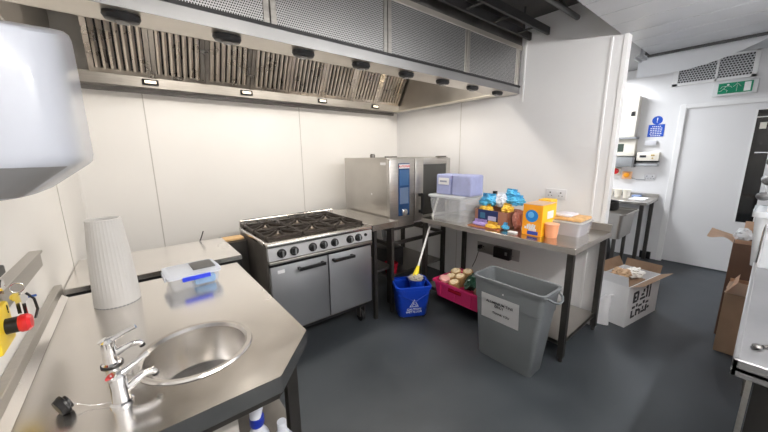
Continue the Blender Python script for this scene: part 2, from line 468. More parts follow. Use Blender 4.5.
# lamps under the lip
for k in range(8):
    x = .05 + k * .379
    q = B(); c = (x, 1.685, 2.05)
    rings = []
    for (sx, sy, z) in ((.060, .036, 0), (.062, .038, -.012), (.054, .031, -.026), (.035, .018, -.030)):
        rings.append([(x + sx * math.copysign(abs(math.cos(t)) ** .75, math.cos(t)), 1.685 + sy * math.copysign(abs(math.sin(t)) ** .85, math.sin(t)), 2.05 + z) for t in [2 * PI * i / 28 for i in range(28)]])
    q.loft(rings); h = part(hood, 'bulkhead_lamp', q, blackm, 'black oval lamp housing')
    part(h, 'lens', B().lathe([(.026, 2.0195), (.024, 2.016), (.0, 2.0155)], (x, 1.685, 0), 20), offlamp)
for x in (.215, .955, 1.76, 2.50):
    q = B(); q.box(x - .055, x + .055, 3.25, 3.268, 2.07, 2.115, .006); q2 = part(hood, 'rear_lamp', q, blackm, 'black rectangular lamp frame')
    part(q2, 'lens', B().box(x - .038, x + .038, 3.247, 3.2505, 2.082, 2.103, .001, 1), lampglass)

for k in range(3):
    x = .45 + k * .95
    t = part(hood, 'canopy_light', B().box(x - .32, x + .32, 2.20, 2.42, 2.60, 2.654, .004), whitep)
    part(t, 'diffuser', B().box(x - .30, x + .30, 2.22, 2.40, 2.588, 2.60), mat('canopy_lens', (.9, .88, .82), .4, emit=(1, .88, .72), estr=4))
    ld = bpy.data.lights.new('lamp', 'AREA'); ld.shape = 'RECTANGLE'; ld.size = .58; ld.size_y = .16; ld.energy = 9; ld.color = (1, .93, .84)
    lo = bpy.data.objects.new('lamp', ld); COL.objects.link(lo); lo.parent = hood; lo.location = Vector((x, 2.31, 2.582)) - hood.location
# things in the void above the low ceiling
b = B()
for y in (1.38, 1.54): b.box(1.6, 2.97, y, y + .02, 2.50, 2.56)
for k in range(4): b.box(1.65 + k * .36, 1.67 + k * .36, 1.40, 1.54, 2.51, 2.52)
for x in (1.9, 2.7): b.bar((x, 1.47, 2.51), (x, 1.47, 2.68), .012)
single('cable_tray', b, ductdk, 'dark cable tray in the ceiling void beside the hood top', 'cable tray')
b = B()
for y in (.93, 1.02): b.box(XL + .02, 2.975, y, y + .035, 2.60, 2.62)
for k in range(10): b.box(k * .32 - .2, k * .32 - .16, .93, 1.055, 2.62, 2.64)
for k in range(4): b.bar((k * .9, .99, 2.62), (k * .9, .99, 2.68), .012)
single('ceiling_rail', b, mat('rail_grey', (.16, .16, .165), .5, .5), 'ladder-like metal rail in the dark void above the plank ceiling', 'rail')
b = B(); b.cyl((XL + .02, 1.17, 2.57), (2.975, 1.17, 2.57), .02, seg=14)
for k in range(4): b.bar((k * .9, 1.17, 2.58), (k * .9, 1.17, 2.68), .012)
single('conduit', b, mat('rail_grey', (.16, .16, .165), .5, .5), 'thin metal pipe in the void between the cable tray and the ladder-like rail', 'pipe')
# sagging sheet at the far edge of the plank ceiling
def sagp(u, v):
    y = .97 - u * .84; low = 2.20 + .055 * 0 if False else None
    zb = 2.205 + .07 * u + .10 * u ** 3 - .02 * math.sin(PI * u)
    return Vector((3.97 + .05 * math.sin(PI * u) * (1 - v), y, zb + (2.415 - zb) * v))
single('ceiling_sheet', B().sheet(sagp, 16, 6, .004), mat('white_sheet', (.66, .67, .69), .35), 'loose white sheet hanging with a curved lower edge below the end of the plank ceiling', 'ceiling panel')
b = B(); b.box(3.72, 3.86, .88, .93, 2.33, 2.35); b.bar((3.75, .90, 2.34), (3.75, .90, 2.60), .02); b.box(3.60, 3.78, .90, .915, 2.30, 2.32)
single('hanger_bracket', b, galv, 'metal hanger bracket at the corner of the plank ceiling', 'bracket')

# ------------------------------------------------------------------ luminaires (under the low ceiling, behind the viewpoint)
def luminaire(x, y, z, lx, ly, watts, col, label, tube=False):
    t = thing('ceiling_light', label, 'ceiling light', (x, y, z))
    if tube:
        part(t, 'housing', B().box(x - lx / 2 - .02, x + lx / 2 + .02, y - .03, y + .03, z + .04, z + .085, .004), trimw)
        lm = bpy.data.materials.new('tube_light'); lm.use_nodes = True; b_ = lm.node_tree.nodes['Principled BSDF']
        b_.inputs['Base Color'].default_value = (.9, .9, .9, 1); b_.inputs['Emission Color'].default_value = (*col, 1); b_.inputs['Emission Strength'].default_value = watts
        q = B(); q.cyl((x - lx / 2 + .02, y, z), (x + lx / 2 - .02, y, z), .024, seg=20); part(t, 'tube', q, lm)
        q = B()
        for sx in (-1, 1): q.box(x + sx * (lx / 2 - .005) - .012, x + sx * (lx / 2 - .005) + .012, y - .026, y + .026, z - .03, z + .042)
        part(t, 'lamp_holder', q, trimw)
    else:
        part(t, 'housing', B().box(x - lx / 2 - .02, x + lx / 2 + .02, y - ly / 2 - .02, y + ly / 2 + .02, z + .012, z + .075, .004), trimw)
        part(t, 'diffuser', B().box(x - lx / 2, x + lx / 2, y - ly / 2, y + ly / 2, z, z + .012, .002, 1), lumi)
        ld = bpy.data.lights.new('lamp', 'AREA'); ld.shape = 'RECTANGLE'; ld.size = lx; ld.size_y = ly; ld.energy = watts; ld.color = col
        lo = bpy.data.objects.new('lamp', ld); COL.objects.link(lo); lo.location = (0, 0, -.006); lo.parent = t
    q = B()
    for dx in (-lx * .35, lx * .35): q.cyl((x + dx, y, z + .07), (x + dx, y, (ZL if x < 3.5 else 2.60)), .006, seg=10)
    part(t, 'suspension', q, chrome)
    return t
luminaire(.62, -.42, ZL - .20, 1.15, .30, 92, (1, .955, .90), 'tube ceiling light behind the viewpoint, over the sink end', True)
luminaire(2.15, -.42, ZL - .20, 1.15, .30, 115, (1, .975, .95), 'tube ceiling light over the steel table on the right', True)
luminaire(4.9, 1.9, 2.50, 0.9, .5, 52, (.93, .96, 1), 'added square fill light, out of view over the far steel bench')  # unseen fill lamp, added to brighten the door area

# ------------------------------------------------------------------ six burner range
RX0, RX1, RY0, RY1 = .655, 1.547, 2.095, 2.79
rg = thing('gas_range', 'six-burner stainless gas range with two oven doors, against the back wall', 'cooker', ((RX0 + RX1) / 2, 2.44, 0))
part(rg, 'body', B().box(RX0, RX1, RY0 + .035, RY1, .19, .885, .003, 1), mat('side_steel', (.30, .28, .26), .45, .9, cvar=.3, cscale=5))
b = B(); b.box(RX0 - .002, RX1 + .002, RY0 - .005, RY0 + .085, .872, .902, .008); b.box(RX0 - .002, RX0 + .02, RY0 + .08, RY1, .872, .902, .004); b.box(RX1 - .02, RX1 + .002, RY0 + .08, RY1, .872, .902, .004)
part(rg, 'hob_rim', b, steel_top)
part(rg, 'hob_well', B().box(RX0 + .02, RX1 - .02, RY0 + .085, RY1 - .03, .865, .889), grease)
b = B(); b.box(RX0, RX1, RY1 - .03, RY1, .88, .962, .003, 1)
sp = part(rg, 'splashback', b, steel_top)
for k in range(7):
    a = RX0 + .03 + k * .123
    part(sp, 'flue_slot', B().box(a, a + .105, RY1 - .024, RY1 - .006, .962, .966), blackm)
b = B(); b.prism([(RY0 + .03, .775), (RY0 - .004, .778), (RY0 + .004, .868), (RY0 + .04, .868)], RX0 + .004, RX1 - .004, 'X')
part(rg, 'control_panel', b, knobpanel)
part(rg, 'panel_ledge', B().box(RX0 + .004, RX1 - .004, RY0 - .012, RY0 + .03, .752, .772, .004), steel_x)
part(rg, 'shadow_gap', B().box(RX0 + .01, RX1 - .01, RY0 + .012, RY0 + .04, .725, .752), blackm)
kb = None
for x in (.752, .845, .990, 1.082, 1.178, 1.321, 1.404):
    k = B(); k.lathe([(.033, 0), (.032, -.010), (.024, -.012), (.022, -.030), (.0, -.031)], (x, RY0 + .0, .823), 24, 'Y')
    kk = part(rg, 'knob', k, blackm)
    q = B(); q.box(x - .005, x + .005, RY0 - .040, RY0 - .028, .803, .845, .002, 1); part(kk, 'grip', q, midgrey)
part(rg, 'ignition_button', B().lathe([(.013, 0), (.012, -.010), (0, -.011)], (1.478, RY0, .835), 16, 'Y'), blackm)
for (a, c, hx0, hx1) in ((RX0 + .012, 1.115, .86, 1.075), (1.125, RX1 - .008, 1.15, 1.345)):
    dr = part(rg, 'oven_door', B().box(a, c, RY0 + .004, RY0 + .036, .215, .728, .004), doorm)
    q = B(); q.bar((hx0, RY0 - .035, .683), (hx1, RY0 - .035, .683), .016, .022); q.bar((hx0 + .012, RY0 - .035, .683), (hx0 + .012, RY0 + .006, .683), .018, .02); q.bar((hx1 - .012, RY0 - .035, .683), (hx1 - .012, RY0 + .006, .683), .018, .02)
    part(dr, 'handle', q, blackm)
part(rg, 'door_sticker', B().box(.715, .765, RY0 + .002, RY0 + .0045, .675, .70), paperm)
part(rg, 'door_gap', B().box(1.113, 1.127, RY0 + .02, RY0 + .04, .21, .73), blackm)
part(rg, 'plinth', B().box(RX0 + .02, RX1 - .02, RY0 + .06, RY1 - .02, .155, .19), blackm)
for x in (RX0 + .07, RX1 - .07):
    for y in (RY0 + .10, RY1 - .08):
        q = B(); q.cyl((x - .015, y, .05), (x + .015, y, .05), .05, seg=20); c = part(rg, 'castor', q, blackm)
        q = B(); q.box(x - .028, x - .018, y - .03, y + .03, .05, .155); q.box(x + .018, x + .028, y - .03, y + .03, .05, .155); q.box(x - .028, x + .028, y - .03, y + .03, .145, .157)
        part(c, 'fork', q, steel_dk)
bw = (RX1 - RX0 - .05) / 3; bd = (RY1 - .03 - RY0 - .09) / 2
for i in range(3):
    for j in range(2):
        cx = RX0 + .025 + bw * (i + .5); cy = RY0 + .09 + bd * (j + .5)
        q = B(); q.lathe([(.06, .889), (.055, .902), (.035, .905), (.038, .915), (.03, .922), (0, .922)], (cx, cy, 0), 24)
        bn = part(rg, 'burner', q, burnm)
        g = B(); hw, hd = bw / 2 - .008, bd / 2 - .008; z0, z1 = .905, .930
        for sx in (-1, 1): g.box(cx + sx * hw - .006, cx + sx * hw + .006, cy - hd, cy + hd, z0, z1, .002, 1)
        for sy in (-1, 1): g.box(cx - hw, cx + hw, cy + sy * hd - .006, cy + sy * hd + .006, z0, z1, .002, 1)
        for a in range(8):
            t = a * PI / 4; c, s_ = math.cos(t), math.sin(t)
            k = min(hw / abs(c) if abs(c) > .01 else 9, hd / abs(s_) if abs(s_) > .01 else 9)
            g.bar((cx + c * .03, cy + s_ * .03, .934), (cx + c * k, cy + s_ * k, .922), .010, .020)
        for sx in (-1, 1):
            for sy in (-1, 1): g.box(cx + sx * hw - .008, cx + sx * hw + .008, cy + sy * hd - .008, cy + sy * hd + .008, .889, z0)
        part(bn, 'pan_support', g, ironm)

# ------------------------------------------------------------------ narrow infill table, combi oven and stand
t = thing('infill_table', 'narrow stainless table between the gas range and the combi oven', 'table', (1.72, 2.4, 0))
b = B(); b.box(1.562, 1.862, 2.10, 3.0, .872, .90, .003, 1); b.box(1.562, 1.862, 2.10, 2.104, .845, .875)
part(t, 'tabletop', b, steel_top)
for x, y in ((1.60, 2.13), (1.60, 2.9), (1.80, 2.9), (1.80, 2.13)):
    part(t, 'leg', B().box(x - .016, x + .016, y - .016, y + .016, 0, .872), leg_m)
part(t, 'shelf', B().box(1.59, 1.84, 2.16, 2.96, .43, .45), steel_dk)
OX0, OX1, OY0, OY1, OZ0, OZ1 = 1.875, 2.755, 2.25, 3.03, .79, 1.467
ov = thing('combi_oven', 'stainless combi oven with a blue control strip, on a stand in the corner', 'oven', (2.32, 2.6, .79))
part(ov, 'cabinet', B().box(OX0, OX1, OY0 + .03, OY1, OZ0 + .03, OZ1, .006), steel)
b = B(); b.box(OX0 + .004, 2.205, OY0, OY0 + .032, OZ0, OZ1 - .012, .004)
part(ov, 'control_fascia', b, steel_x)
b = B(); b.box(1.99, 2.135, OY0 - .006, OY0 + .002, .90, 1.415, .003); cp = part(ov, 'control_panel', b, bluepanel, 'dark blue glass control strip')
part(cp, 'display', B().box(2.005, 2.12, OY0 - .009, OY0 - .005, 1.20, 1.35, .002, 1), bluedisp)
part(cp, 'key_field', B().box(2.005, 2.12, OY0 - .009, OY0 - .005, 1.02, 1.18, .002, 1), mat('steel_blue', (.12, .17, .27), .3))
part(cp, 'brand_plate', B().box(1.995, 2.13, OY0 - .009, OY0 - .005, 1.365, 1.405), paperm)
part(cp, 'brand_text', text_bm('RATIONAL', .03, facing((2.0625, OY0 - .0095, 1.385), (1, 0, 0), (0, 0, 1))), redm)
q = B(); q.lathe([(.038, 0), (.036, -.014), (.028, -.018), (0, -.019)], (2.063, OY0 - .005, .935), 24, 'Y'); part(ov, 'dial', q, chrome)
b = B(); b.box(2.212, 2.330, OY0 - .004, OY0 + .03, OZ0 + .03, OZ1 - .01, .004); b.box(2.33, 2.70, OY0 - .004, OY0 + .03, OZ1 - .07, OZ1 - .01, .003); b.box(2.33, 2.70, OY0 - .004, OY0 + .03, OZ0 + .03, .87, .003); b.box(2.69, OX1 - .003, OY0 - .004, OY0 + .03, OZ0 + .03, OZ1 - .01, .004)
dr = part(ov, 'door', b, steel_x)
part(dr, 'window', B().box(2.33, 2.69, OY0 + .004, OY0 + .018, .87, OZ1 - .07), greyglass, 'dark glass oven window')
q = B(); q.bar((2.275, OY0 - .05, .90), (2.275, OY0 - .05, 1.11), .022, .03); q.bar((2.275, OY0 - .05, 1.09), (2.275, OY0 - .002, 1.09), .03, .03); q.bar((2.275, OY0 - .05, .92), (2.275, OY0 - .002, .92), .02, .03)
part(dr, 'handle', q, blackm)
part(dr, 'door_seal', B().box(2.206, 2.212, OY0 + .004, OY0 + .03, OZ0 + .03, OZ1 - .012), blackm)
part(ov, 'badge', B().box(OX0 - .002, OX0 + .001, 2.52, 2.535, 1.10, 1.115), paperm)
part(ov, 'label_plate', B().box(OX0 - .002, OX0 + .001, 2.30, 2.38, 1.40, 1.425), paperm)
q = B(); q.cyl((2.06, 2.75, OZ1 - .002), (2.06, 2.75, OZ1 + .03), .028, seg=20); q.cyl((2.06, 2.75, OZ1 + .03), (2.06, 2.75, OZ1 + .04), .022, seg=20); part(ov, 'vent_pipe', q, steel_dk)
q = B(); q.box(2.12, 2.24, 2.55, 2.62, OZ1 - .002, OZ1 + .014, .004); part(ov, 'vent_cover', q, steel_dk)
q = B(); q.box(2.60, 2.70, 2.26, 2.33, OZ1 - .002, OZ1 + .012, .003); part(ov, 'hinge_cap', q, steel_dk)
st = thing('oven_stand', 'dark steel stand under the combi oven', 'stand', (2.32, 2.6, 0))
b = B()
for z in (.755, .60): 
    b.box(OX0 + .02, OX1 - .02, OY0 + .03, OY0 + .06, z, z + .033); b.box(OX0 + .02, OX1 - .02, OY1 - .06, OY1 - .03, z, z + .033)
    b.box(OX0 + .02, OX0 + .05, OY0 + .03, OY1 - .03, z, z + .033); b.box(OX1 - .05, OX1 - .02, OY0 + .03, OY1 - .03, z, z + .033)
part(st, 'frame', b, leg_m)
for x in (OX0 + .035, OX1 - .035):
    for y in (OY0 + .045, OY1 - .045): part(st, 'leg', B().box(x - .02, x + .02, y - .02, y + .02, 0, .788), leg_m)
part(st, 'shelf', B().box(OX0 + .03, OX1 - .03, OY0 + .07, OY1 - .05, .26, .28), steel_dk)
q = B(); q.box(2.0, 2.24, 2.45, 2.85, .285, .50, .01); single('black_crate', q, blackm, 'black plastic box on the shelf of the oven stand', 'box')
q = B(); q.lathe([(.06, 0), (.075, .10), (.07, .105), (.058, .01)], (2.0, 2.38, .281), 20); single('red_tub', q, darkredm, 'small dark red tub at the front of the oven stand shelf', 'tub')
q = B(); q.tube([(2.55, 3.12, .0), (2.55, 3.14, .3), (2.50, 3.15, .62), (2.42, 3.10, .72)], .03, 12); single('drain_hose', q, galv, 'grey hose behind the oven stand', 'hose')

# ------------------------------------------------------------------ prep table left of range
t = thing('prep_table', 'low stainless table between the sink counter and the gas range', 'table', (.08, 2.33, 0))
b = B(); b.box(XL + .004, .482, 2.055, 2.61, .85, .88, .003, 1); part(t, 'tabletop', b, steel_top)
part(t, 'edge_shade', B().box(XL + .006, .478, 2.06, 2.075, .80, .85), blackm)  # black strip paints the shade along the table's front edge
for x, y in ((-.28, 2.09), (-.28, 2.57), (.44, 2.57), (.44, 2.09)): part(t, 'leg', B().box(x - .02, x + .02, y - .02, y + .02, 0, .85), leg_m)
part(t, 'shelf', B().box(-.30, .46, 2.08, 2.59, .30, .32), steel_dk)
b = B(); b.box(.49, .64, 2.60, 2.70, .842, .862, .004)
bd_ = single('chopping_board', b, woodm, 'pale wooden board in the gap left of the gas range', 'board')
b = B(); b.box(.49, .65, 2.56, 2.80, .0, .840); single('wooden_ledge', b, leg_m, 'dark cabinet filling the gap left of the gas range', 'cabinet')
q = B(); q.tube([(.33, 2.60, .881), (.345, 2.60, .915), (.36, 2.60, .955)], .004, 8); single('thin_hook', q, blackm, 'thin black hook standing at the back edge of the low steel table', 'hook')

# ------------------------------------------------------------------ sink counter
ZT = .90
sk = thing('sink_counter', 'stainless steel sink counter with a clipped corner and a round bowl', 'sink counter', (.05, 1.3, 0))
SC_C, SC_R = (.09, 1.072), .150
def counter_top():
    bm = bmesh.new()
    outer = [(XL + .03, .775), (.250, .775), (.405, .945), (.405, 1.862), (XL + .03, 1.862)]
    # dense outer loop
    pts = []
    for i in range(len(outer)):
        a, c = Vector(outer[i]), Vector(outer[(i + 1) % len(outer)])
        n = max(1, int((c - a).length / .06))
        pts += [a.lerp(c, k / n) for k in range(n)]
    n = 48
    inner = [Vector((SC_C[0] + SC_R * math.cos(2 * PI * k / n), SC_C[1] + SC_R * math.sin(2 * PI * k / n))) for k in range(n)]
    def loop(ps, z): 
        vs = [bm.verts.new((p.x, p.y, z)) for p in ps]
        return vs, [bm.edges.new((vs[i], vs[(i + 1) % len(vs)])) for i in range(len(vs))]
    tops = loop(pts, ZT); tin = loop(inner, ZT)
    bmesh.ops.triangle_fill(bm, use_beauty=True, use_dissolve=False, edges=tops[1] + tin[1])
    low = [bm.verts.new((v.co.x, v.co.y, ZT - .052)) for v in tops[0]]
    k = len(low)
    for i in range(k): bm.faces.new((tops[0][i], tops[0][(i + 1) % k], low[(i + 1) % k], low[i]))
    lin = [bm.verts.new((v.co.x, v.co.y, ZT - .02)) for v in tin[0]]
    for i in range(n): bm.faces.new((tin[0][i], lin[i], lin[(i + 1) % n], tin[0][(i + 1) % n]))
    return bm
part(sk, 'worktop', counter_top(), steel_top, smooth=False)
b = B(); b.box(XL + .001, XL + .026, .775, 1.905, ZT - .05, ZT + .052, .002, 1)
part(sk, 'upstand', b, steel_x)
part(sk, 'fillet', B().prism([(XL + .024, ZT + .001), (XL + .045, ZT + .001), (XL + .026, ZT + .018)], .776, 1.862, 'Y'), steel_top)
q = B(); q.cap0 = False
q.lathe([(SC_R + .014, ZT + .001), (SC_R + .010, ZT + .006), (SC_R - .002, ZT + .005), (SC_R - .010, ZT - .004), (SC_R - .018, ZT - .09), (SC_R - .032, ZT - .125), (SC_R - .07, ZT - .142), (.028, ZT - .148), (.026, ZT - .155), (0, ZT - .155)], (SC_C[0], SC_C[1], 0), 56)
bw_ = part(sk, 'sink_bowl', q, mat('bowl_steel', (.72, .70, .68), .26, 1, cvar=.05, cscale=3))
part(bw_, 'drain', B().lathe([(.024, ZT - .154), (.022, ZT - .151), (0, ZT - .152)], (SC_C[0], SC_C[1], 0), 20), steel_dk)
for x, y in ((.362, 1.02), (.362, 1.82), (-.26, 1.82), (-.26, .83)):
    part(sk, 'leg', B().box(x - .02, x + .02, y - .02, y + .02, 0, ZT - .045), leg_m)
part(sk, 'apron', B().prism([(XL + .035, .785), (.245, .785), (.393, .95), (.393, 1.85), (.385, 1.85), (.385, .953), (.242, .793), (XL + .035, .793)], ZT - .075, ZT - .05), leg_m)
part(sk, 'undershelf', B().box(-.28, .38, 1.0, 1.83, .42, .44), steel_dk)
# taps (parts of the counter)
def tap(x, y, ang, gasket=False, k=1.0):
    c, s_ = math.cos(ang), math.sin(ang)
    def P(r, z, side=0): return (x + c * r - s_ * side, y + s_ * r + c * side, ZT + z)
    q = B(); q.lathe([(.024, 0), (.024, .006), (.019, .010), (.0175, .05), (.0185, .056), (.018, .075), (.012, .083), (0, .084)], (x, y, ZT), 24)
    tp = part(sk, 'tap', q, chrome, 'chrome pillar tap')
    if gasket: part(tp, 'gasket', B().lathe([(.027, 0), (.027, .004), (0, .0045)], (x, y, ZT), 24), blackm)
    q = B(); q.tube([P(.008, .03), P(.03, .042), P(.052, .050), P(.070, .048), P(.075, .041)], [.011, .0105, .009, .0085, .008], 14)
    sp_ = part(tp, 'spout', q, chrome)
    part(tp, 'nozzle', B().cyl(P(.0745, .042), P(.077, .033), .0078, seg=14), blackm)
    q = B(); q.tube([P(0, .074), P(.02, .082), P(.048, .094), P(.068, .102)], [.013, .008, .006, .0072], 12)
    q.tube([P(-.006, .07), P(-.012, .082)], .012, 12)
    part(tp, 'lever', q, chrome)
tap(-.118, 1.145, -.12, True)
tap(-.092, .935, .26)
pg = thing('sink_plug', 'black rubber sink plug lying on its chain left of the nearer tap', 'sink plug', (-.20, .985, ZT))
M = Matrix.Translation((-.20, .985, ZT + .020)) @ Matrix.Rotation(.5, 4, 'Z') @ Matrix.Rotation(1.35, 4, 'Y')
q = B(); q.lathe([(.019, -.011), (.022, -.002), (.024, .0), (.024, .005), (.017, .007), (.017, .012), (0, .012)], (0, 0, 0), 24); bmesh.ops.transform(q.bm, matrix=M, verts=q.bm.verts)
part(pg, 'plug', q, blackm)
q = B()
A_, C_ = Vector((-.188, .985, ZT + .022)), Vector((-.108, .940, ZT + .010))
for i in range(26):
    u = i / 25; p = A_.lerp(C_, u); p.z -= .010 * math.sin(PI * u)
    bmesh.ops.create_uvsphere(q.bm, u_segments=8, v_segments=6, radius=.0016, matrix=Matrix.Translation(p))
ch = part(pg, 'ball_chain', q, chrome)

# vase
va = lthing('vase', 'tall white ribbed tapering vase standing on the sink counter', 'vase', (-.114, 1.672, ZT))
q = B(); q.cap1 = False; q.cap0 = False
q.lathe([(.076, .0), (.078, .004), (.074, .10), (.068, .22), (.060, .315), (.0565, .356)], (0, 0, 0), 72, rib=1, ribd=-.022)
q.cap1 = True
q.lathe([(.0565, .356), (.051, .359), (.047, .355), (.055, .20), (.066, .02), (0, .012)], (0, 0, 0), 72)
part(va, 'vase_body', q, ribm)
q = B(); q.lathe([(.0765, .0), (.0765, .003), (0, .003)], (0, 0, 0), 48); part(va, 'base_ring', q, midgrey)

# clip-lid box
bx = lthing('storage_box', 'clear food box with blue clips and a blue cloth inside, on the sink counter', 'storage box', (.165, 1.70, ZT), .05)
q = B(); q.tub(0, 0, [(.19, .17, .0), (.205, .185, .03), (.21, .19, .062)], .02, .003); part(bx, 'tub', q, clearm)
q = B(); q.loft([q.rrect(0, 0, .222, .20, .060, .02), q.rrect(0, 0, .222, .20, .070, .02), q.rrect(0, 0, .20, .18, .074, .018)]); part(bx, 'lid', q, lidm)
q = B(); q.box(-.055, .06, -.106, -.098, .044, .064, .003); part(bx, 'clip', q, blueclip, 'blue clip on the long side')
q = B(); q.box(-.117, -.108, -.05, .05, .044, .066, .003); part(bx, 'clip', q, lidm)
q = B(); q.box(.108, .117, -.05, .05, .044, .068, .003); part(bx, 'clip', q, lidm)
q = B(); q.box(.0, .095, -.055, .07, .074, .077, .002, 1); part(bx, 'label', q, mat('grey_label', (.10, .10, .10), .5))
single('blue_cloth', (lambda q: q.box(.165, .255, 1.625, 1.765, ZT + .004, ZT + .046, .012))(B()), bluesponge, 'folded blue cloth inside the clear clip-lid box', 'cloth')

# spray bottle and box under the counter
sb = thing('spray_bottle', 'white spray bottle with a blue collar, under the front edge of the sink counter', 'spray bottle', (.20, .88, .44))
q = B(); q.lathe([(.042, .442), (.044, .46), (.044, .60), (.03, .66), (.017, .685), (.017, .70)], (.20, .88, 0), 24); part(sb, 'bottle', q, whitep)
q = B(); q.lathe([(.019, .693), (.021, .70), (.021, .722), (.016, .726)], (.20, .88, 0), 24); part(sb, 'collar', q, mat('blue_collar', (.01, .03, .33), .35))
q = B(); q.tube([(.195, .875, .722), (.20, .88, .745), (.205, .895, .762), (.215, .93, .768)], [.016, .020, .019, .012], 14); q.tube([(.207, .915, .752), (.215, .93, .73), (.215, .932, .705)], [.007, .006, .005], 8); part(sb, 'trigger_head', q, whitep)
t = thing('cleaning_shelf', 'dark steel shelf rack below the sink counter front', 'shelf', (.05, .9, .4))
part(t, 'shelf_board', B().box(-.25, .30, .805, .985, .425, .44), steel_dk)
for x in (-.23, .28): part(t, 'leg', B().box(x - .012, x + .012, .89, .914, 0, .425), leg_m)
single('wipes_box', B().box(-.06, .145, .85, .975, .442, .80, .006), mat('greige_card', (.42, .40, .37), .6), 'greige carton under the sink counter beside the spray bottle', 'carton')
q = B(); q.lathe([(.035, .0), (.036, .18), (.014, .22), (.014, .25), (0, .25)], (.262, .845, .442), 20); single('plastic_bottle', q, whitep, 'small white bottle right of the spray bottle under the counter', 'bottle')

# ------------------------------------------------------------------ left wall
t = thing('hand_towel_dispenser', 'large white wall dispenser with shade painted grey on its underside, above the sink', 'dispenser', (-.2, 1.1, 1.43))
DY = 1.05
def dsec(z, k, n=5.0, m=36, off=0.0, a=.256, b=.245):
    out = []
    for i in range(m + 1):
        t = -PI / 2 + PI * i / m
        c, s_ = math.cos(t), math.sin(t)
        yy = DY + (b * (.5 + .5 * k) + off) * math.copysign(abs(s_) ** (2 / n), s_)
        out.append((XL + .002 + (a * k + off) * abs(c) ** (2 / n), yy, z - (.26 * (1.2 - yy) * (z - 1.5) / .3 if z > 1.5 else 0)))
    return out
q = B(); q.loft([dsec(1.425, .62), dsec(1.428, .66), dsec(1.484, .955), dsec(1.492, .985), dsec(1.51, 1), dsec(1.60, 1), dsec(1.72, 1), dsec(1.800, .995), dsec(1.814, .98), dsec(1.820, .95), dsec(1.822, .90)])
part(t, 'cover', q, dispm)
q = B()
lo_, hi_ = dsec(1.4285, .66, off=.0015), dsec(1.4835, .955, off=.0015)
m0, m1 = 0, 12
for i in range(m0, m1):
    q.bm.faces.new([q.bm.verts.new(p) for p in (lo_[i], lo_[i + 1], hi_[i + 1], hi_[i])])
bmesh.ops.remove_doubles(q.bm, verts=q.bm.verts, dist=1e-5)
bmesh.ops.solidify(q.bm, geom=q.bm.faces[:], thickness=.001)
part(t, 'underside', q, mat('painted_shade_grey', (.22, .22, .225), .5), 'shade painted on the lower near side')  # grey overlay paints the shade on the body's lower taper
q = B(); q.box(-.235, -.21, .90, .94, 1.412, 1.43); part(t, 'sensor', q, blackm)
b = B(); b.box(XL + .001, XL + .028, 1.20, 1.665, 1.105, 1.165, .003, 1); b.box(XL + .001, XL + .034, 1.20, 1.665, 1.158, 1.166)
single('wall_rail', b, steel_x, 'short steel rail on the left wall above the sink counter', 'rail')
es = thing('emergency_stop', 'yellow emergency stop box with a red button, on the left wall', 'emergency stop', (XL, 1.15, 1.06))
part(es, 'box', B().box(XL + .001, XL + .036, 1.09, 1.205, 1.035, 1.14, .006), yellowm)
part(es, 'collar', B().lathe([(.020, 0), (.020, .022), (.017, .024), (0, .024)], (XL + .036, 1.15, 1.087), 24, 'X'), blackm)
part(es, 'button', B().lathe([(.020, .022), (.0225, .026), (.0225, .038), (.017, .044), (0, .046)], (XL + .036, 1.15, 1.087), 24, 'X'), redm)
part(es, 'warning_label', text_bm('!', .03, facing((XL + .0365, 1.185, 1.12), (0, -1, 0), (0, 0, 1)) @ Matrix.Rotation(PI, 4, 'Y')), inkm)
sw = thing('key_switch', 'dark red switch box above the yellow stop box on the left wall', 'switch', (XL, 1.14, 1.17))
part(sw, 'box', B().box(XL + .001, XL + .036, 1.06, 1.19, 1.165, 1.235, .006), darkredm)
part(sw, 'lock', B().lathe([(.014, 0), (.014, .012), (0, .013)], (XL + .036, 1.15, 1.195), 20, 'X'), chrome)
part(sw, 'cover_plate', B().box(XL + .001, XL + .049, 1.06, 1.19, 1.215, 1.238, .004), blackm)
ky = thing('key_bunch', 'bunch of keys with a blue tag hanging beside the red button', 'keys', (XL + .06, 1.15, 1.12))
part(ky, 'key_ring', B().torus((XL + .055, 1.21, 1.165), .013, .0014, 'Y'), chrome)
for i, (dx, dz, r) in enumerate(((0, 0, .010), (.012, -.004, .009))):
    q = B(); q.lathe([(.011, -.0012), (.011, .0012)], (XL + .050 + dx, 1.205 - .006 * i, 1.142 + dz), 20, 'Y'); q.box(XL + .047 + dx, XL + .054 + dx, 1.204 - .006 * i, 1.2065 - .006 * i, 1.095 + dz, 1.135 + dz)
    part(ky, 'key', q, chrome)
part(ky, 'tag', B().box(XL + .062, XL + .088, 1.198, 1.202, 1.135, 1.141, .001, 1), mat('tag_blue', (.03, .08, .3), .4))
q = B(); q.tube([(XL + .070, 1.20, 1.15), (XL + .082, 1.20, 1.13), (XL + .084, 1.20, 1.10), (XL + .076, 1.20, 1.075)], .003, 8); part(ky, 'cord', q, blackm)

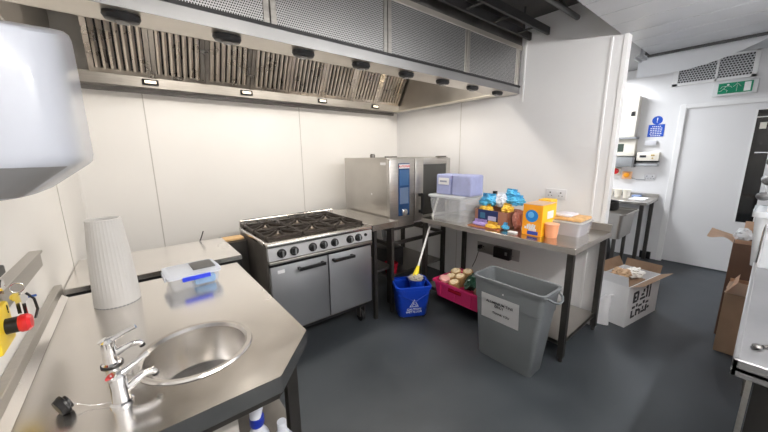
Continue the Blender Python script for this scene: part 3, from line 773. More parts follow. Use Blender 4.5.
# ------------------------------------------------------------------ prep bench on the right wall
TX0, TX1, TY0, TY1, TZ = 2.232, 2.978, .748, 2.172, .866
t = thing('steel_bench', 'long stainless bench with an undershelf along the right-hand wall', 'bench', (2.6, 1.46, 0))
b = B(); b.box(TX0, TX0 + .004, TY0, TY1, TZ - .042, TZ - .002); b.box(TX0 + .004, TX1, TY0, TY0 + .004, TZ - .042, TZ - .002); b.box(TX0 + .004, TX1, TY1 - .004, TY1, TZ - .042, TZ - .002)
part(t, 'edge', b, mat('edge_steel', (.46, .43, .40), .5, .75))
b = B(); b.box(TX0 + .002, TX1, TY0 + .002, TY1 - .002, TZ - .02, TZ, .0015, 1)
part(t, 'tabletop', b, bench_top)
b = B(); b.box(TX1 - .022, TX1, TY0, TY1, TZ - .002, TZ + .058, .003, 1); part(t, 'upstand', b, steel_x)
for x, y in ((TX0 + .03, TY0 + .03), (TX1 - .06, TY0 + .03), (TX0 + .03, TY1 - .03), (TX1 - .06, TY1 - .03)):
    q = B(); q.box(x - .02, x + .02, y - .02, y + .02, .04, TZ - .02); q.cyl((x, y, 0), (x, y, .04), .014, seg=14); part(t, 'leg', q, leg_m)
b = B(); b.box(TX0 + .03, TX1 - .05, TY0 + .03, TY1 - .03, .135, .152); b.box(TX0 + .03, TX0 + .034, TY0 + .05, TY1 - .05, .12, .152)
b.box(TX0 + .03, TX1 - .05, TY0 + .03, TY0 + .034, .12, .152)
part(t, 'undershelf', b, steel)

# plastic tub with lid, lilac packs on top
tb = lthing('storage_tub', 'big clear plastic tub with a lid, at the left end of the long bench', 'tub', (2.475, 1.925, TZ))
q = B(); q.tub(0, 0, [(.33, .33, .0), (.37, .37, .12), (.385, .385, .225)], .03, .004); part(tb, 'tub', q, clearm)
q = B(); q.loft([q.rrect(0, 0, .41, .41, .222, .03), q.rrect(0, 0, .415, .415, .24, .03), q.rrect(0, 0, .39, .39, .246, .03)]); part(tb, 'lid', q, clearw)
for i, (cy, w) in enumerate(((1.985, .185), (1.775, .215))):
    pk = lthing('towel_pack', ['lilac paper towel pack with a white label, on the tub lid', 'lilac paper towel pack without a label, on the tub lid beside the labelled one'][i], 'paper towels', (2.435, cy, TZ + .248), 0, 'paper towel packs on the tub')
    q = B(); q.box(-.10, .10, -w / 2 + .002, w / 2 - .002, 0, .192, .016, 3)
    bmesh.ops.subdivide_edges(q.bm, edges=q.bm.edges[:], cuts=3, use_grid_fill=True)
    for v in q.bm.verts:
        n_ = noise.noise(v.co * 22 + Vector((i * 5, 0, 0))) * .004
        v.co.x += n_; v.co.y += n_ * .4
        if v.co.z > .01: v.co.z += n_ * .6
    part(pk, 'wrap', q, liliac, local=True)
    if i == 0:
        q = B(); q.box(-.108, -.103, -.075, .055, .095, .16, .002, 1); lb = part(pk, 'label', q, paperm, 'white label', local=True)
        q = B(); q.box(-.110, -.1075, -.05, .035, .118, .135, .001, 1); part(lb, 'print', q, mat('grey_print', (.30, .33, .42), .6), local=True)
# small brown item on the tub's right
jr = lthing('glass_jar', 'small brown jar with a black lid behind the snack bags', 'jar', (2.72, 1.66, TZ))
part(jr, 'body', B().lathe([(.03, 0), (.032, .01), (.032, .20), (.02, .24), (.018, .25), (0, .25)], (0, 0, 0), 20), mat('brown_jar', (.55, .34, .20), .4))
part(jr, 'lid', B().lathe([(.02, .245), (.022, .25), (.022, .275), (0, .276)], (0, 0, 0), 20), blackm)

# snack display box with bags
sn = lthing('snack_carton', 'open brown carton with a navy front, full of snack bags, on the long bench', 'carton', (2.555, 1.52, TZ))
q = B(); q.tub(0, 0, [(.24, .32, 0), (.24, .32, .135)], .004, .004); part(sn, 'carton', q, mat('brown_carton', (.38, .18, .12), .6))
q = B(); q.box(-.124, -.1195, -.075, .125, .035, .135, .001, 1); fp_ = part(sn, 'front_print', q, navym, 'navy printed front')
q = B(); q.box(-.126, -.1235, -.06, .02, .045, .085, .001, 1); part(fp_, 'print_panel', q, mat('pale_print', (.55, .55, .75), .5))
q = B(); q.box(-.126, -.1235, .05, .10, .06, .11, .001, 1); part(fp_, 'print_panel', q, mat('teal_print', (.05, .18, .30), .5))
def bag(name, label, c, r, m, seed, rz=0, group='snack bags in the carton', cat='snack bag'):
    o = lthing(name, label, cat, (c[0], c[1], c[2] - r[2]), rz, group)
    q = B(); q.blob((0, 0, r[2]), r, .38, 2.2, 4, seed); part(o, 'film', q, m)
    q = B(); q.sheet(lambda u, v: Vector(((u - .5) * .01 + math.sin(v * 14 + seed) * .004, (v - .5) * r[1] * 1.6, r[2] * 1.75 + u * .028)), 2, 12, .001); part(o, 'sealed_end', q, m)
    return o
bag('snack_bag', 'light blue snack bag, leftmost in the carton', (2.53, 1.60, TZ + .205), (.07, .085, .055), skyb, 1)
bag('snack_bag', 'white and blue crumpled bag in the middle of the carton', (2.56, 1.48, TZ + .215), (.06, .06, .06), whitefilm, 2, .3)
bag('snack_bag', 'light blue snack bag on top of the pile', (2.60, 1.42, TZ + .265), (.055, .075, .04), skyb, 3, -.3)
bag('snack_bag', 'light blue snack bag at the right end of the carton', (2.55, 1.355, TZ + .225), (.06, .075, .036), skyb, 4, .2)
bag('snack_bag', 'golden yellow snack bag under the blue ones, left end of the carton', (2.49, 1.60, TZ + .135), (.05, .06, .03), goldfilm, 5)
bag('snack_bag', 'golden yellow snack bag under the blue ones, right of the carton', (2.50, 1.40, TZ + .155), (.05, .05, .032), goldfilm, 6)
bag('snack_bag', 'pink-brown snack bag standing at the right side of the carton', (2.52, 1.305, TZ + .075), (.045, .045, .072), mat('rose_film', (.62, .27, .22), .35, cvar=.2), 8, 0)
bag('snack_packet', 'flat lilac packet lying in front of the carton', (2.36, 1.565, TZ + .022), (.045, .07, .016), lilacfilm, 9, .1, 'packets in front of the carton', 'packet')
bag('snack_packet', 'flat yellow packet lying in front of the carton', (2.345, 1.435, TZ + .022), (.05, .065, .016), goldfilm, 10, -.2, 'packets in front of the carton', 'packet')
bag('snack_packet', 'small light blue packet right of the yellow one', (2.39, 1.345, TZ + .022), (.03, .03, .018), skyb, 12, -.2, 'packets in front of the carton', 'packet')
single('card_tray', B().box(2.30, 2.42, 1.37, 1.66, TZ + .001, TZ + .006), mat('rust_card', (.55, .22, .10), .6), 'thin rust-coloured card under the packets', 'card')
single('plastic_bag', (lambda q: q.blob((2.53, 1.225, TZ + .05), (.03, .035, .045), .4, 3, 3, 5))(B()), clearw, 'crumpled clear bag left of the orange box', 'bag')
single('paper_scrap', (lambda q: q.box(2.32, 2.36, 1.215, 1.285, TZ + .001, TZ + .012, .004))(B()), paperm, 'small white wrapper left of the orange box', 'wrapper')

# orange boxes
ob = thing('cereal_box', 'orange box with a blue round picture on its front, on the long bench', 'box', (2.46, 1.115, TZ))
part(ob, 'carton', B().box(2.365, 2.60, 1.04, 1.19, TZ, TZ + .243, .002, 1), orangem)
part(ob, 'side_print', B().box(2.368, 2.598, 1.0385, 1.0405, TZ + .002, TZ + .24), orange2)
part(ob, 'side_print', B().box(2.445, 2.55, 1.037, 1.039, TZ + .13, TZ + .19, .0008, 1), paperm, 'white panel on the side')
pc = part(ob, 'picture', B().lathe([(.048, 0), (.048, -.002), (0, -.0021)], (2.365, 1.118, TZ + .155), 28, 'X'), mat('picture_blue', (.02, .22, .62), .4), 'blue round picture')
part(pc, 'highlight', B().lathe([(.024, 0), (.022, -.002), (0, -.0022)], (2.363, 1.124, TZ + .163), 20, 'X'), mat('picture_light', (.15, .5, .9), .4))
for (a, z, w) in ((.0, .080, .07), (.01, .062, .085), (-.012, .05, .06)):
    q = B(); 
    for k in range(5): q.box(2.3625, 2.3645, 1.118 + a - w / 2 + k * w / 5 + .002, 1.118 + a - w / 2 + (k + 1) * w / 5 - .001, TZ + z - .012, TZ + z + .008 + .004 * (k % 2), .001, 1)
    part(ob, 'lettering', q, paperm, 'white lettering')
part(ob, 'blue_band', B().box(2.3625, 2.3645, 1.062, 1.145, TZ + .008, TZ + .036), mat('deep_blue', (.03, .06, .35), .4), 'deep blue band')
part(ob, 'top_flap', B().box(2.363, 2.60, 1.04, 1.19, TZ + .243, TZ + .246), cardlt)
single('yellow_carton', B().box(2.61, 2.73, 1.09, 1.19, TZ, TZ + .255, .003, 1), orange2, 'plain yellow carton behind the orange box', 'box')
cu = lthing('plastic_cup', 'peach-coloured plastic tub in front of the orange box', 'tub', (2.43, .992, TZ))
q = B(); q.cap1 = False; q.cap0 = False; q.lathe([(.0, .001), (.040, .001), (.044, .03), (.050, .098), (.053, .100), (.053, .104), (.049, .104), (.042, .03), (.037, .006), (0, .006)], (0, 0, 0), 32); part(cu, 'cup', q, peach)
q = B(); q.lathe([(.0525, .103), (.0525, .107), (.040, .108), (0, .107)], (0, 0, 0), 32); part(cu, 'lid', q, mat('peach_lid', (.92, .55, .38), .3))
tr = lthing('food_container', 'clear plastic container at the right end of the long bench', 'container', (2.68, .955, TZ))
q = B(); q.tub(0, 0, [(.23, .21, 0), (.26, .24, .105)], .02, .004); part(tr, 'tub', q, mat('tray_plastic', (.80, .80, .85), .2, alpha=.40))
q = B(); q.loft([q.rrect(0, 0, .27, .25, .103, .02), q.rrect(0, 0, .27, .25, .112, .02)]); part(tr, 'lid', q, clearw)
q = B(); q.box(2.575, 2.80, .845, 1.055, TZ + .113, TZ + .138, .010, 3); single('bread_slab', q, mat('tan_wrap', (.70, .42, .18), .5, cvar=.2, cscale=20), 'flat tan wrapped pack on the clear container', 'food pack')
q = B(); q.box(2.60, 2.76, .93, 1.06, TZ + .139, TZ + .156, .004); single('white_packet', q, mat('packet_white', (.75, .74, .82), .5), 'white packet on top of the tan pack', 'packet')

# wall sockets
def socket(x, y0, y1, z0, z1, n, m, label, mk):
    t = thing('wall_socket', label, 'socket', (x, (y0 + y1) / 2, z0))
    part(t, 'face_plate', B().box(x - .012, x, y0, y1, z0, z1, .003), m)
    for k in range(n):
        c = y0 + (y1 - y0) * (k + .5) / n
        q = B(); q.box(x - .014, x - .0115, c - .006, c + .006, (z0 + z1) / 2 + .008, (z0 + z1) / 2 + .018); q.box(x - .014, x - .0115, c - .018, c - .010, (z0 + z1) / 2 - .018, (z0 + z1) / 2 - .012); q.box(x - .014, x - .0115, c + .010, c + .018, (z0 + z1) / 2 - .018, (z0 + z1) / 2 - .012)
        part(t, 'pin_holes', q, mk)
        part(t, 'rocker', B().box(x - .016, x - .011, c + .022, c + .032, (z0 + z1) / 2 + .006, (z0 + z1) / 2 + .024, .001, 1), m)
    return t
socket(XB, 1.12, 1.30, 1.085, 1.175, 2, mat('socket_white', (.68, .68, .70), .3), 'white double socket on the right-hand wall above the bench', inkm)
socket(XB, 1.50, 2.00, .40, .52, 3, mat('socket_grey', (.42, .42, .42), .3, .5), 'long metal socket strip on the wall below the bench', inkm)
b = B(); b.box(XB - .075, XB - .014, 1.575, 1.76, .405, .525, .006)
pl = thing('power_adapter', 'black plug-in adapter on the socket strip below the bench', 'adapter', (XB - .045, 1.66, .405))
part(pl, 'case', b, blackm); part(pl, 'sticker', B().box(XB - .077, XB - .074, 1.60, 1.625, .455, .49), midgrey)
q = B(); q.box(XB - .06, XB - .013, 1.93, 1.965, .45, .49, .004); q.tube([(XB - .05, 1.95, .45), (XB - .05, 1.96, .40), (XB - .03, 2.0, .30), (XB - .02, 2.05, .20)], .004, 8)
single('plug', q, blackm, 'black plug with its cable at the left end of the socket strip', 'plug')

# ------------------------------------------------------------------ grey bin
bn = thing('waste_bin', 'tall grey plastic bin with a paper notice, in front of the long bench', 'bin', (2.0, 1.03, 0))
q = B()
cx0, cy0, cx1, cy1 = 1.995, 1.033, 2.0, 1.022
rings = [(1.995, 1.033, .165, .40, 0, .03), (1.995, 1.033, .172, .41, .01, .03), (2.0, 1.025, .235, .480, .46, .035), (2.0, 1.025, .245, .492, .465, .036), (2.0, 1.023, .25, .505, .605, .036), (2.0, 1.023, .275, .53, .607, .045), (2.0, 1.023, .278, .533, .628, .046), (2.0, 1.023, .262, .517, .632, .04)]
out = [q.rrect(a, c, w, d, z, r) for a, c, w, d, z, r in rings]
inn = [q.rrect(2.0, 1.023, .242, .497, .628, .034), q.rrect(2.0, 1.025, .225, .47, .46, .03), q.rrect(1.995, 1.033, .155, .39, .012, .025)]
q.loft(out + inn); part(bn, 'body', q, binm)
q = B(); q.tube([(1.92, .762, .600), (1.935, .735, .585), (1.965, .722, .572), (2.0, .718, .570), (2.035, .722, .572), (2.065, .735, .585), (2.08, .762, .600)], .008, 10); part(bn, 'handle', q, binm)
q = B(); q.tube([(1.92, 1.284, .600), (1.935, 1.311, .585), (1.965, 1.324, .572), (2.0, 1.328, .570), (2.035, 1.324, .572), (2.065, 1.311, .585), (2.08, 1.284, .600)], .008, 10); part(bn, 'handle', q, binm)
# notice: plane on the -x face (leans)
def binface(y, z, off=.0015):
    u = min(1, max(0, z / .46)); x = (1.995 - .172 / 2) + ((2.0 - .235 / 2) - (1.995 - .172 / 2)) * u
    if z > .46: x = 2.0 - .245 / 2 - .003 * (z - .46) / .14
    return (x - off, y, z)
q = B(); q.sheet(lambda u, v: Vector(binface(1.205 - u * .285, .325 + v * .19, .004 if .325 + v * .19 < .455 else .002)), 6, 6, .0012)
nt_ = part(bn, 'notice', q, paperm, 'white paper notice', smooth=False)
nz = Vector(binface(1.06, .51)) - Vector(binface(1.06, .36)); 
for txt, y, z, s_ in (('ALUMINIUM TINS', 1.06, .465, .026), ('ONLY', 1.065, .437, .026), ('THANK YOU', 1.05, .385, .022)):
    part(nt_, 'notice_text', text_bm(txt, s_, facing(binface(y, z, .0075), (0, -1, 0), nz)), inkm)
part(bn, 'bright_dot', B().lathe([(.006, 0), (.006, -.002), (0, -.002)], (1.877, 1.04, .545), 12, 'X'), paperm)

# ------------------------------------------------------------------ mop bucket
mb = lthing('mop_bucket', 'blue mop bucket with a wet floor warning, on the floor before the oven stand', 'mop bucket', (1.915, 1.99, 0), -.50)
q = B(); rr = [(.26, .20, .0), (.27, .21, .01), (.32, .27, .27), (.34, .29, .275), (.34, .29, .30), (.32, .27, .302)]
q.tub(0, 0, rr, .05, .006)
bmesh.ops.translate(q.bm, verts=q.bm.verts, vec=(0, 0, .02)); part(mb, 'bucket', q, bluem)
for sx in (-.1, .1):
    for sy in (-.07, .07): part(mb, 'foot', B().cyl((sx, sy, 0), (sx, sy, .03), .015, seg=12), blackm)
q = B(); q.cap0 = q.cap1 = False; q.lathe([(.055, .20), (.085, .345), (.09, .35), (.08, .345), (.05, .20)], (.065, .02, 0), 24); part(mb, 'wringer', q, bluem)
q = B(); q.tube([(-.165, -.0, .30), (-.14, -.12, .25), (0, -.165, .20), (.14, -.12, .25), (.165, -.0, .30)], .005, 8); part(mb, 'bail_handle', q, bluem)
def bfx(v): return -(.105 + (.135 - .105) * (v - .03) / .26)
nz = Vector((0, bfx(.25) - bfx(.10), .15))
def onb(x, z, off=.004): return (x, bfx(z) - off, z)
q = B()
tri = [(-.045, .125), (.045, .125), (0, .205)]; tri2 = [(-.033, .132), (.033, .132), (0, .191)]
for i in range(3):
    a, c = tri[i], tri[(i + 1) % 3]; a2, c2 = tri2[i], tri2[(i + 1) % 3]
    vs = [q.bm.verts.new(onb(*p)) for p in (a, c, c2, a2)] ; q.bm.faces.new(vs)
bmesh.ops.solidify(q.bm, geom=q.bm.faces[:], thickness=.001)
q.bar(onb(-.012, .168), onb(.012, .145), .004); q.bar(onb(.012, .145), onb(.022, .137), .005); q.bar(onb(-.004, .16), onb(-.018, .138), .005); q.bar(onb(-.006, .174), onb(-.002, .180), .008)
part(mb, 'warning_triangle', q, floorw, 'white slipping-person triangle')
part(mb, 'warning_text', text_bm('CAUTION', .030, facing(onb(0, .100), (1, 0, 0), nz)), floorw)
part(mb, 'warning_text', text_bm('WET FLOOR', .027, facing(onb(0, .072), (1, 0, 0), nz)), floorw)
mp_ = thing('mop', 'mop with a yellow socket and white handle standing in the blue bucket', 'mop', (2.02, 2.05, .3))
h0, h1 = Vector((1.985, 2.0, .36)), Vector((2.60, 2.232, 1.16))
hd = (h1 - h0).normalized()
part(mp_, 'handle', B().cyl(h0, h1, .011, seg=14), mat('handle_white', (.75, .75, .74), .35))
part(mp_, 'socket', B().cyl(h0 - hd * .02, h0 + hd * .10, .034, .014, seg=20), yellowh)
q = B(); q.blob((1.973, 1.985, .345), (.07, .06, .03), .5, 5, 4, 3); part(mp_, 'mop_head', q, mopm)

# ------------------------------------------------------------------ pink crate
cr = lthing('bread_crate', 'bright pink plastic crate on the undershelf of the long bench', 'crate', (2.345, 1.655, .152))
q = B(); q.tub(0, 0, [(.36, .46, 0), (.40, .50, .145), (.43, .53, .147), (.43, .53, .168)], .015, .008)
part(cr, 'crate', q, pinkm)
for y in (-.17, 0, .17):
    part(cr, 'rib', B().box(-.208, -.196, y - .006, y + .006, .03, .147, .002, 1), pinkm)
q = B(); q.box(-.212, -.198, -.07, .07, .10, .13, .003); part(cr, 'hand_grip', q, darkredm)
k = 0
for (x, y, z) in ((2.225, 1.70, .335), (2.36, 1.80, .385), (2.31, 1.70, .37), (2.41, 1.70, .395), (2.28, 1.785, .355)):
    lab = ['cream-topped food tub nearest the crate front', 'cream-topped food tub at the back left of the crate', 'cream-topped food tub in the middle of the pile', 'cream-topped food tub at the back right of the pile', 'cream-topped food tub between the front and the back ones'][k]
    o = lthing('food_tub', lab, 'food tub', (x, y, z - .10), 0, 'food tubs in the pink crate')
    o.rotation_euler = (.15 * (k % 2) - .1, -.25, 0)
    q = B(); q.lathe([(.038, 0), (.046, .09), (.050, .095), (.050, .102), (.036, .106), (0, .104)], (0, 0, 0), 24); part(o, 'tub', q, mat('tub_brown', (.45, .28, .12), .5))
    q = B(); q.torus((0, 0, .107), .026, .008, 'Z', 20, 8); q.lathe([(.04, .1045), (.036, .110), (.02, .108), (0, .107)], (0, 0, 0), 24); part(o, 'top', q, creamy)
    k += 1
single('pink_package', (lambda q: q.blob((2.21, 1.82, .325), (.055, .06, .035), .25, 2, 3, 4))(B()), pinkpale, 'pale pink wrapped package in the left corner of the crate', 'package')
single('green_sack', (lambda q: q.blob((2.33, 1.56, .34), (.13, .08, .075), .3, 2.5, 4, 6))(B()), greenm, 'dark green plastic sack in the pink crate', 'sack')
single('brown_bundle', (lambda q: q.blob((2.25, 1.465, .305), (.06, .045, .05), .3, 2.5, 3, 9))(B()), mat('brown_wrap', (.22, .12, .08), .5, cvar=.2), 'brown wrapped bundle beside the green sack in the crate', 'bundle')

# ------------------------------------------------------------------ white carton beside the partition
wb = lthing('white_carton', 'open white carton with blocky black print, on the floor past the partition', 'carton', (3.475, .715, 0), -.165)
W_, D_, H_ = .60, .30, .37
q = B(); q.tub(0, 0, [(W_, D_, 0), (W_, D_, H_)], .003, .006); part(wb, 'carton', q, whitebox, smooth=False)
q = B(); q.box(-W_ / 2 + .008, W_ / 2 - .008, -D_ / 2 + .007, D_ / 2 - .007, .008, .012); part(wb, 'liner', q, cardin)
def flap(p0, p1, out, up, L):
    p0, p1 = Vector(p0), Vector(p1); d = Vector(out).normalized() * L * math.cos(up) + Vector((0, 0, 1)) * L * math.sin(up)
    return lambda u, v: p0.lerp(p1, .02 + u * .96) + d * v
q = B(); q.sheet(flap((-W_ / 2, D_ / 2, H_), (-W_ / 2, -D_ / 2, H_), (-1, 0, 0), 1.25, .10), 2, 2, .004); part(wb, 'flap', q, whitebox, smooth=False)
q = B(); q.sheet(flap((-W_ / 2, -D_ / 2, H_), (W_ / 2, -D_ / 2, H_), (0, -1, 0), .42, .10), 2, 2, .004); part(wb, 'flap', q, cardm, smooth=False)
q = B(); q.sheet(flap((-W_ / 2, D_ / 2, H_), (W_ / 2, D_ / 2, H_), (0, 1, 0), 1.1, .10), 2, 2, .004); part(wb, 'flap', q, cardm, smooth=False)
q = B(); q.sheet(flap((W_ / 2, D_ / 2, H_), (W_ / 2, -D_ / 2, H_), (1, 0, 0), 1.2, .08), 2, 2, .004); part(wb, 'flap', q, cardm, smooth=False)
# blocky print on the long side: three rows of strokes
q = B()
def st_(x, z, w, h): q.box(x, x + w, -D_ / 2 - .0018, -D_ / 2 + .001, z, z + h)
for (x, z, w, h) in ((-.20, .20, .030, .10), (-.17, .28, .06, .022), (-.13, .21, .028, .08), (-.17, .20, .05, .020), (-.165, .235, .02, .022),
                     (-.07, .20, .10, .020), (.045, .20, .028, .115), (.03, .29, .03, .025), (.10, .19, .024, .13), (-.05, .235, .05, .022), (-.02, .265, .03, .03),
                     (-.20, .145, .05, .022), (-.13, .15, .03, .03), (-.08, .14, .06, .018), (.0, .15, .035, .03), (.06, .14, .05, .02),
                     (-.21, .06, .026, .07), (-.18, .06, .04, .018), (-.125, .065, .026, .06), (-.10, .10, .04, .022), (-.06, .06, .026, .05), (-.02, .065, .07, .02), (.0, .095, .022, .03), (.06, .06, .028, .065), (.10, .08, .035, .022)):
    st_(x, z, w, h)
part(wb, 'print', q, inkm, 'blocky black print')
single('brown_wrapping', (lambda q: q.blob((3.38, .74, .40), (.10, .07, .05), .5, 2.5, 4, 11))(B()), mat('kraft', (.45, .30, .18), .8), 'crumpled brown paper on top of the white carton', 'packing paper')
single('white_wrapping', (lambda q: q.blob((3.56, .68, .385), (.11, .06, .035), .5, 2.5, 4, 12))(B()), mat('tissue', (.74, .71, .66), .7), 'crumpled pale tissue on top of the white carton', 'packing paper')
q = B(); q.box(3.30, 3.60, .62, .80, .02, .34); 
o = single('carton_filling', q, cardm, 'brown card filling inside the white carton', 'packing')
o.rotation_euler = (0, 0, -.165)
def bagp(u, v):
    a = u * 2 * PI; w = .078 * (.28 + .9 * (1 - v) ** .8) * (1 + .12 * math.sin(3 * a + 6 * v))
    return Vector((3.09 + .5 * w * math.cos(a) - .0 * v, .795 + w * math.sin(a) + .02 * (1 - v) - .05 * v, .004 + v * .27))
q = B()
g = [[q.bm.verts.new(bagp(i / 20, j / 8)) for i in range(20)] for j in range(9)]
for j in range(8):
    for i in range(20): q.bm.faces.new((g[j][i], g[j][(i + 1) % 20], g[j + 1][(i + 1) % 20], g[j + 1][i]))
q.bm.faces.new(list(reversed(g[0]))); q.bm.faces.new(g[8])
pb = thing('carrier_bag', 'white plastic bag slumped against the white carton beside the bench leg', 'bag', (3.09, .79, 0))
part(pb, 'bag', q, mat('bag_white', (.80, .80, .82), .35))
q = B(); q.tube([(3.085, .74, .262), (3.09, .725, .285), (3.10, .71, .288), (3.11, .70, .275)], [.012, .010, .010, .008], 8); part(pb, 'knot', q, mat('bag_white', (.8, .8, .82), .35))

# ------------------------------------------------------------------ far room: bench, pot, sink, wall gear
t = thing('far_bench', 'steel bench against the far wall, seen past the partition', 'bench', (5.27, 1.6, 0))
b = B(); b.box(4.95, 5.585, .93, 2.5, .835, .872, .002, 1); part(t, 'tabletop', b, steel)
part(t, 'upstand', B().box(5.565, 5.592, .93, 2.5, .872, .925), steel_x)
for x, y in ((5.0, .98), (5.52, .98), (5.0, 2.4), (5.52, 2.4)): part(t, 'leg', B().box(x - .02, x + .02, y - .02, y + .02, 0, .836), leg_m)
sn2 = thing('wall_sink', 'deep steel sink on the wall side, in front of the far bench', 'sink', (4.35, 1.5, 0))
q = B(); q.tub(4.45, 1.30, [(.50, .62, .52), (.52, .66, .80), (.56, .72, .802), (.56, .72, .82)], .04, .006); part(sn2, 'basin', q, steel)
for x, y in ((4.25, 1.04), (4.65, 1.04), (4.25, 1.58), (4.65, 1.58)): part(sn2, 'leg', B().box(x - .016, x + .016, y - .016, y + .016, 0, .55), leg_m)
q = B(); q.tube([(4.45, 1.18, .54), (4.43, 1.15, .40), (4.38, 1.12, .30), (4.36, 1.12, .16), (4.36, 1.14, .02)], .035, 12); part(sn2, 'waste_pipe', q, blackm)
q = B(); q.cap1 = False; q.cap0 = False; q.lathe([(0, 0), (.13, 0), (.14, .02), (.14, .10), (.145, .105), (.135, .10), (.13, .02), (0, .01)], (4.42, 1.22, .822), 28); single('cooking_pan', q, blackmetal, 'dark cooking pan on the steel sink beyond the partition', 'pan')
for i, y in enumerate((1.22, 1.32, 1.42)):
    q = B(); q.cap1 = False; q.lathe([(.035, 0), (.045, .11), (.047, .115), (.04, .11), (.03, .01)], (5.28, y, .873), 20)
    single('white_cup', q, creamp, ['white cup at the right of the row on the far bench', 'white cup in the middle of the row on the far bench', 'white cup at the left of the row on the far bench'][i], 'cup', group='cups on the far bench')
single('paper_sheets', (lambda q: q.box(5.12, 5.42, .99, 1.16, .873, .885))(B()), paperm, 'white papers lying on the far bench', 'papers')
single('blue_packet', (lambda q: q.box(5.45, 5.54, 1.10, 1.2, .873, .90, .004))(B()), mat('packet_blue', (.25, .35, .6), .5), 'small blue packet behind the papers on the far bench', 'packet')
# electrical gear on the far wall
t = thing('fuse_panel', 'tall white wall enclosure with a dark latch, left of the blue sign', 'enclosure', (XF, 1.42, 1.65))
part(t, 'enclosure', B().box(XF - .14, XF, 1.265, 1.60, 1.70, 2.24, .006), creamp)
part(t, 'latch', B().box(XF - .146, XF - .138, 1.29, 1.335, 1.98, 2.04), blackm)
part(t, 'lower_lip', B().box(XF - .145, XF, 1.24, 1.60, 1.675, 1.70), midgrey)
t = thing('control_box', 'white control box with a green-grey screen, below the tall enclosure', 'control box', (XF, 1.42, 1.45))
part(t, 'case', B().box(XF - .10, XF, 1.25, 1.60, 1.44, 1.675, .008), creamp)
part(t, 'screen', B().box(XF - .104, XF - .098, 1.38, 1.51, 1.50, 1.61), screen)
t = thing('trunking_box', 'dark grey metal trunking below the control box', 'trunking', (XF, 1.42, 1.28))
part(t, 'case', B().box(XF - .12, XF, 1.255, 1.60, 1.29, 1.42, .004), midgrey)
part(t, 'end_cap', B().box(XF - .122, XF, 1.235, 1.257, 1.285, 1.425), greyp)
t = thing('red_isolator', 'red round switch on a white plate under the grey trunking', 'switch', (XF, 1.45, 1.17))
part(t, 'plate', B().box(XF - .04, XF, 1.40, 1.52, 1.165, 1.27, .004), creamp)
part(t, 'knob', B().lathe([(.042, 0), (.042, -.02), (.03, -.028), (0, -.03)], (XF - .04, 1.455, 1.222), 24, 'X'), redm)
t = thing('orange_isolator', 'orange rotary switch right of the red one', 'switch', (XF, 1.31, 1.12))
part(t, 'plate', B().box(XF - .04, XF, 1.26, 1.37, 1.115, 1.22, .004), mat('apricot', (.85, .50, .28), .5))
part(t, 'knob', B().lathe([(.034, 0), (.034, -.02), (.02, -.03), (0, -.031)], (XF - .04, 1.315, 1.17), 24, 'X'), orangem)
q = B(); q.tube([(XF - .01, 1.26, 1.13), (XF - .01, 1.2, 1.11), (XF - .01, 1.10, 1.11)], .005, 8); part(t, 'cable', q, midgrey)
t = thing('gas_controller', 'white gas interlock controller above a steel tray, below the blue sign', 'controller', (XF, 1.1, 1.33))
part(t, 'case', B().box(XF - .07, XF, .985, 1.225, 1.375, 1.49, .005), creamp)
part(t, 'display', B().box(XF - .074, XF - .068, 1.12, 1.19, 1.42, 1.45), inkm)
for (y, z) in ((1.06, 1.45), (1.04, 1.45), (1.05, 1.41)): part(t, 'button', B().lathe([(.010, 0), (.010, -.006), (0, -.007)], (XF - .07, y, z), 12, 'X'), mat('button_gold', (.5, .35, .08), .4))
part(t, 'tray', B().box(XF - .09, XF, .985, 1.24, 1.30, 1.335, .003), galv)
part(t, 'base_strip', B().box(XF - .072, XF, .985, 1.225, 1.355, 1.375), blackm)
t = thing('wall_unit', 'small white wall unit just under the blue sign', 'wall unit', (XF, 1.09, 1.58)); part(t, 'case', B().box(XF - .035, XF, 1.04, 1.16, 1.58, 1.645, .006), mat('unit_grey', (.66, .66, .70), .4))
socket(XF, 1.0, 1.12, 1.115, 1.185, 2, mat('socket_pale', (.60, .60, .62), .3), 'pale double socket on the far wall above the bench', inkm)
t = thing('mandatory_sign', 'blue rectangular notice with a round exclamation symbol above, on the far wall', 'sign', (XF, 1.06, 1.70))
b = B(); b.box(XF - .004, XF, .985, 1.155, 1.695, 1.855, .001, 1); b.cyl((XF - .004, 1.07, 1.91), (XF, 1.07, 1.91), .055, seg=28)
part(t, 'plate', b, signblue)
part(t, 'symbol', text_bm('!', .085, facing((XF - .0045, 1.07, 1.91), (0, -1, 0), (0, 0, 1)), .0005), floorw)
q = B()
for k, w in enumerate((.10, .13, .13, .12, .13, .11)): 
    z = 1.835 - k * .024
    for j in range(5): q.box(XF - .0052, XF - .004, 1.07 - w / 2 + j * w / 5 + .003, 1.07 - w / 2 + (j + 1) * w / 5 - .004, z - .010, z)
part(t, 'text_lines', q, floorw)
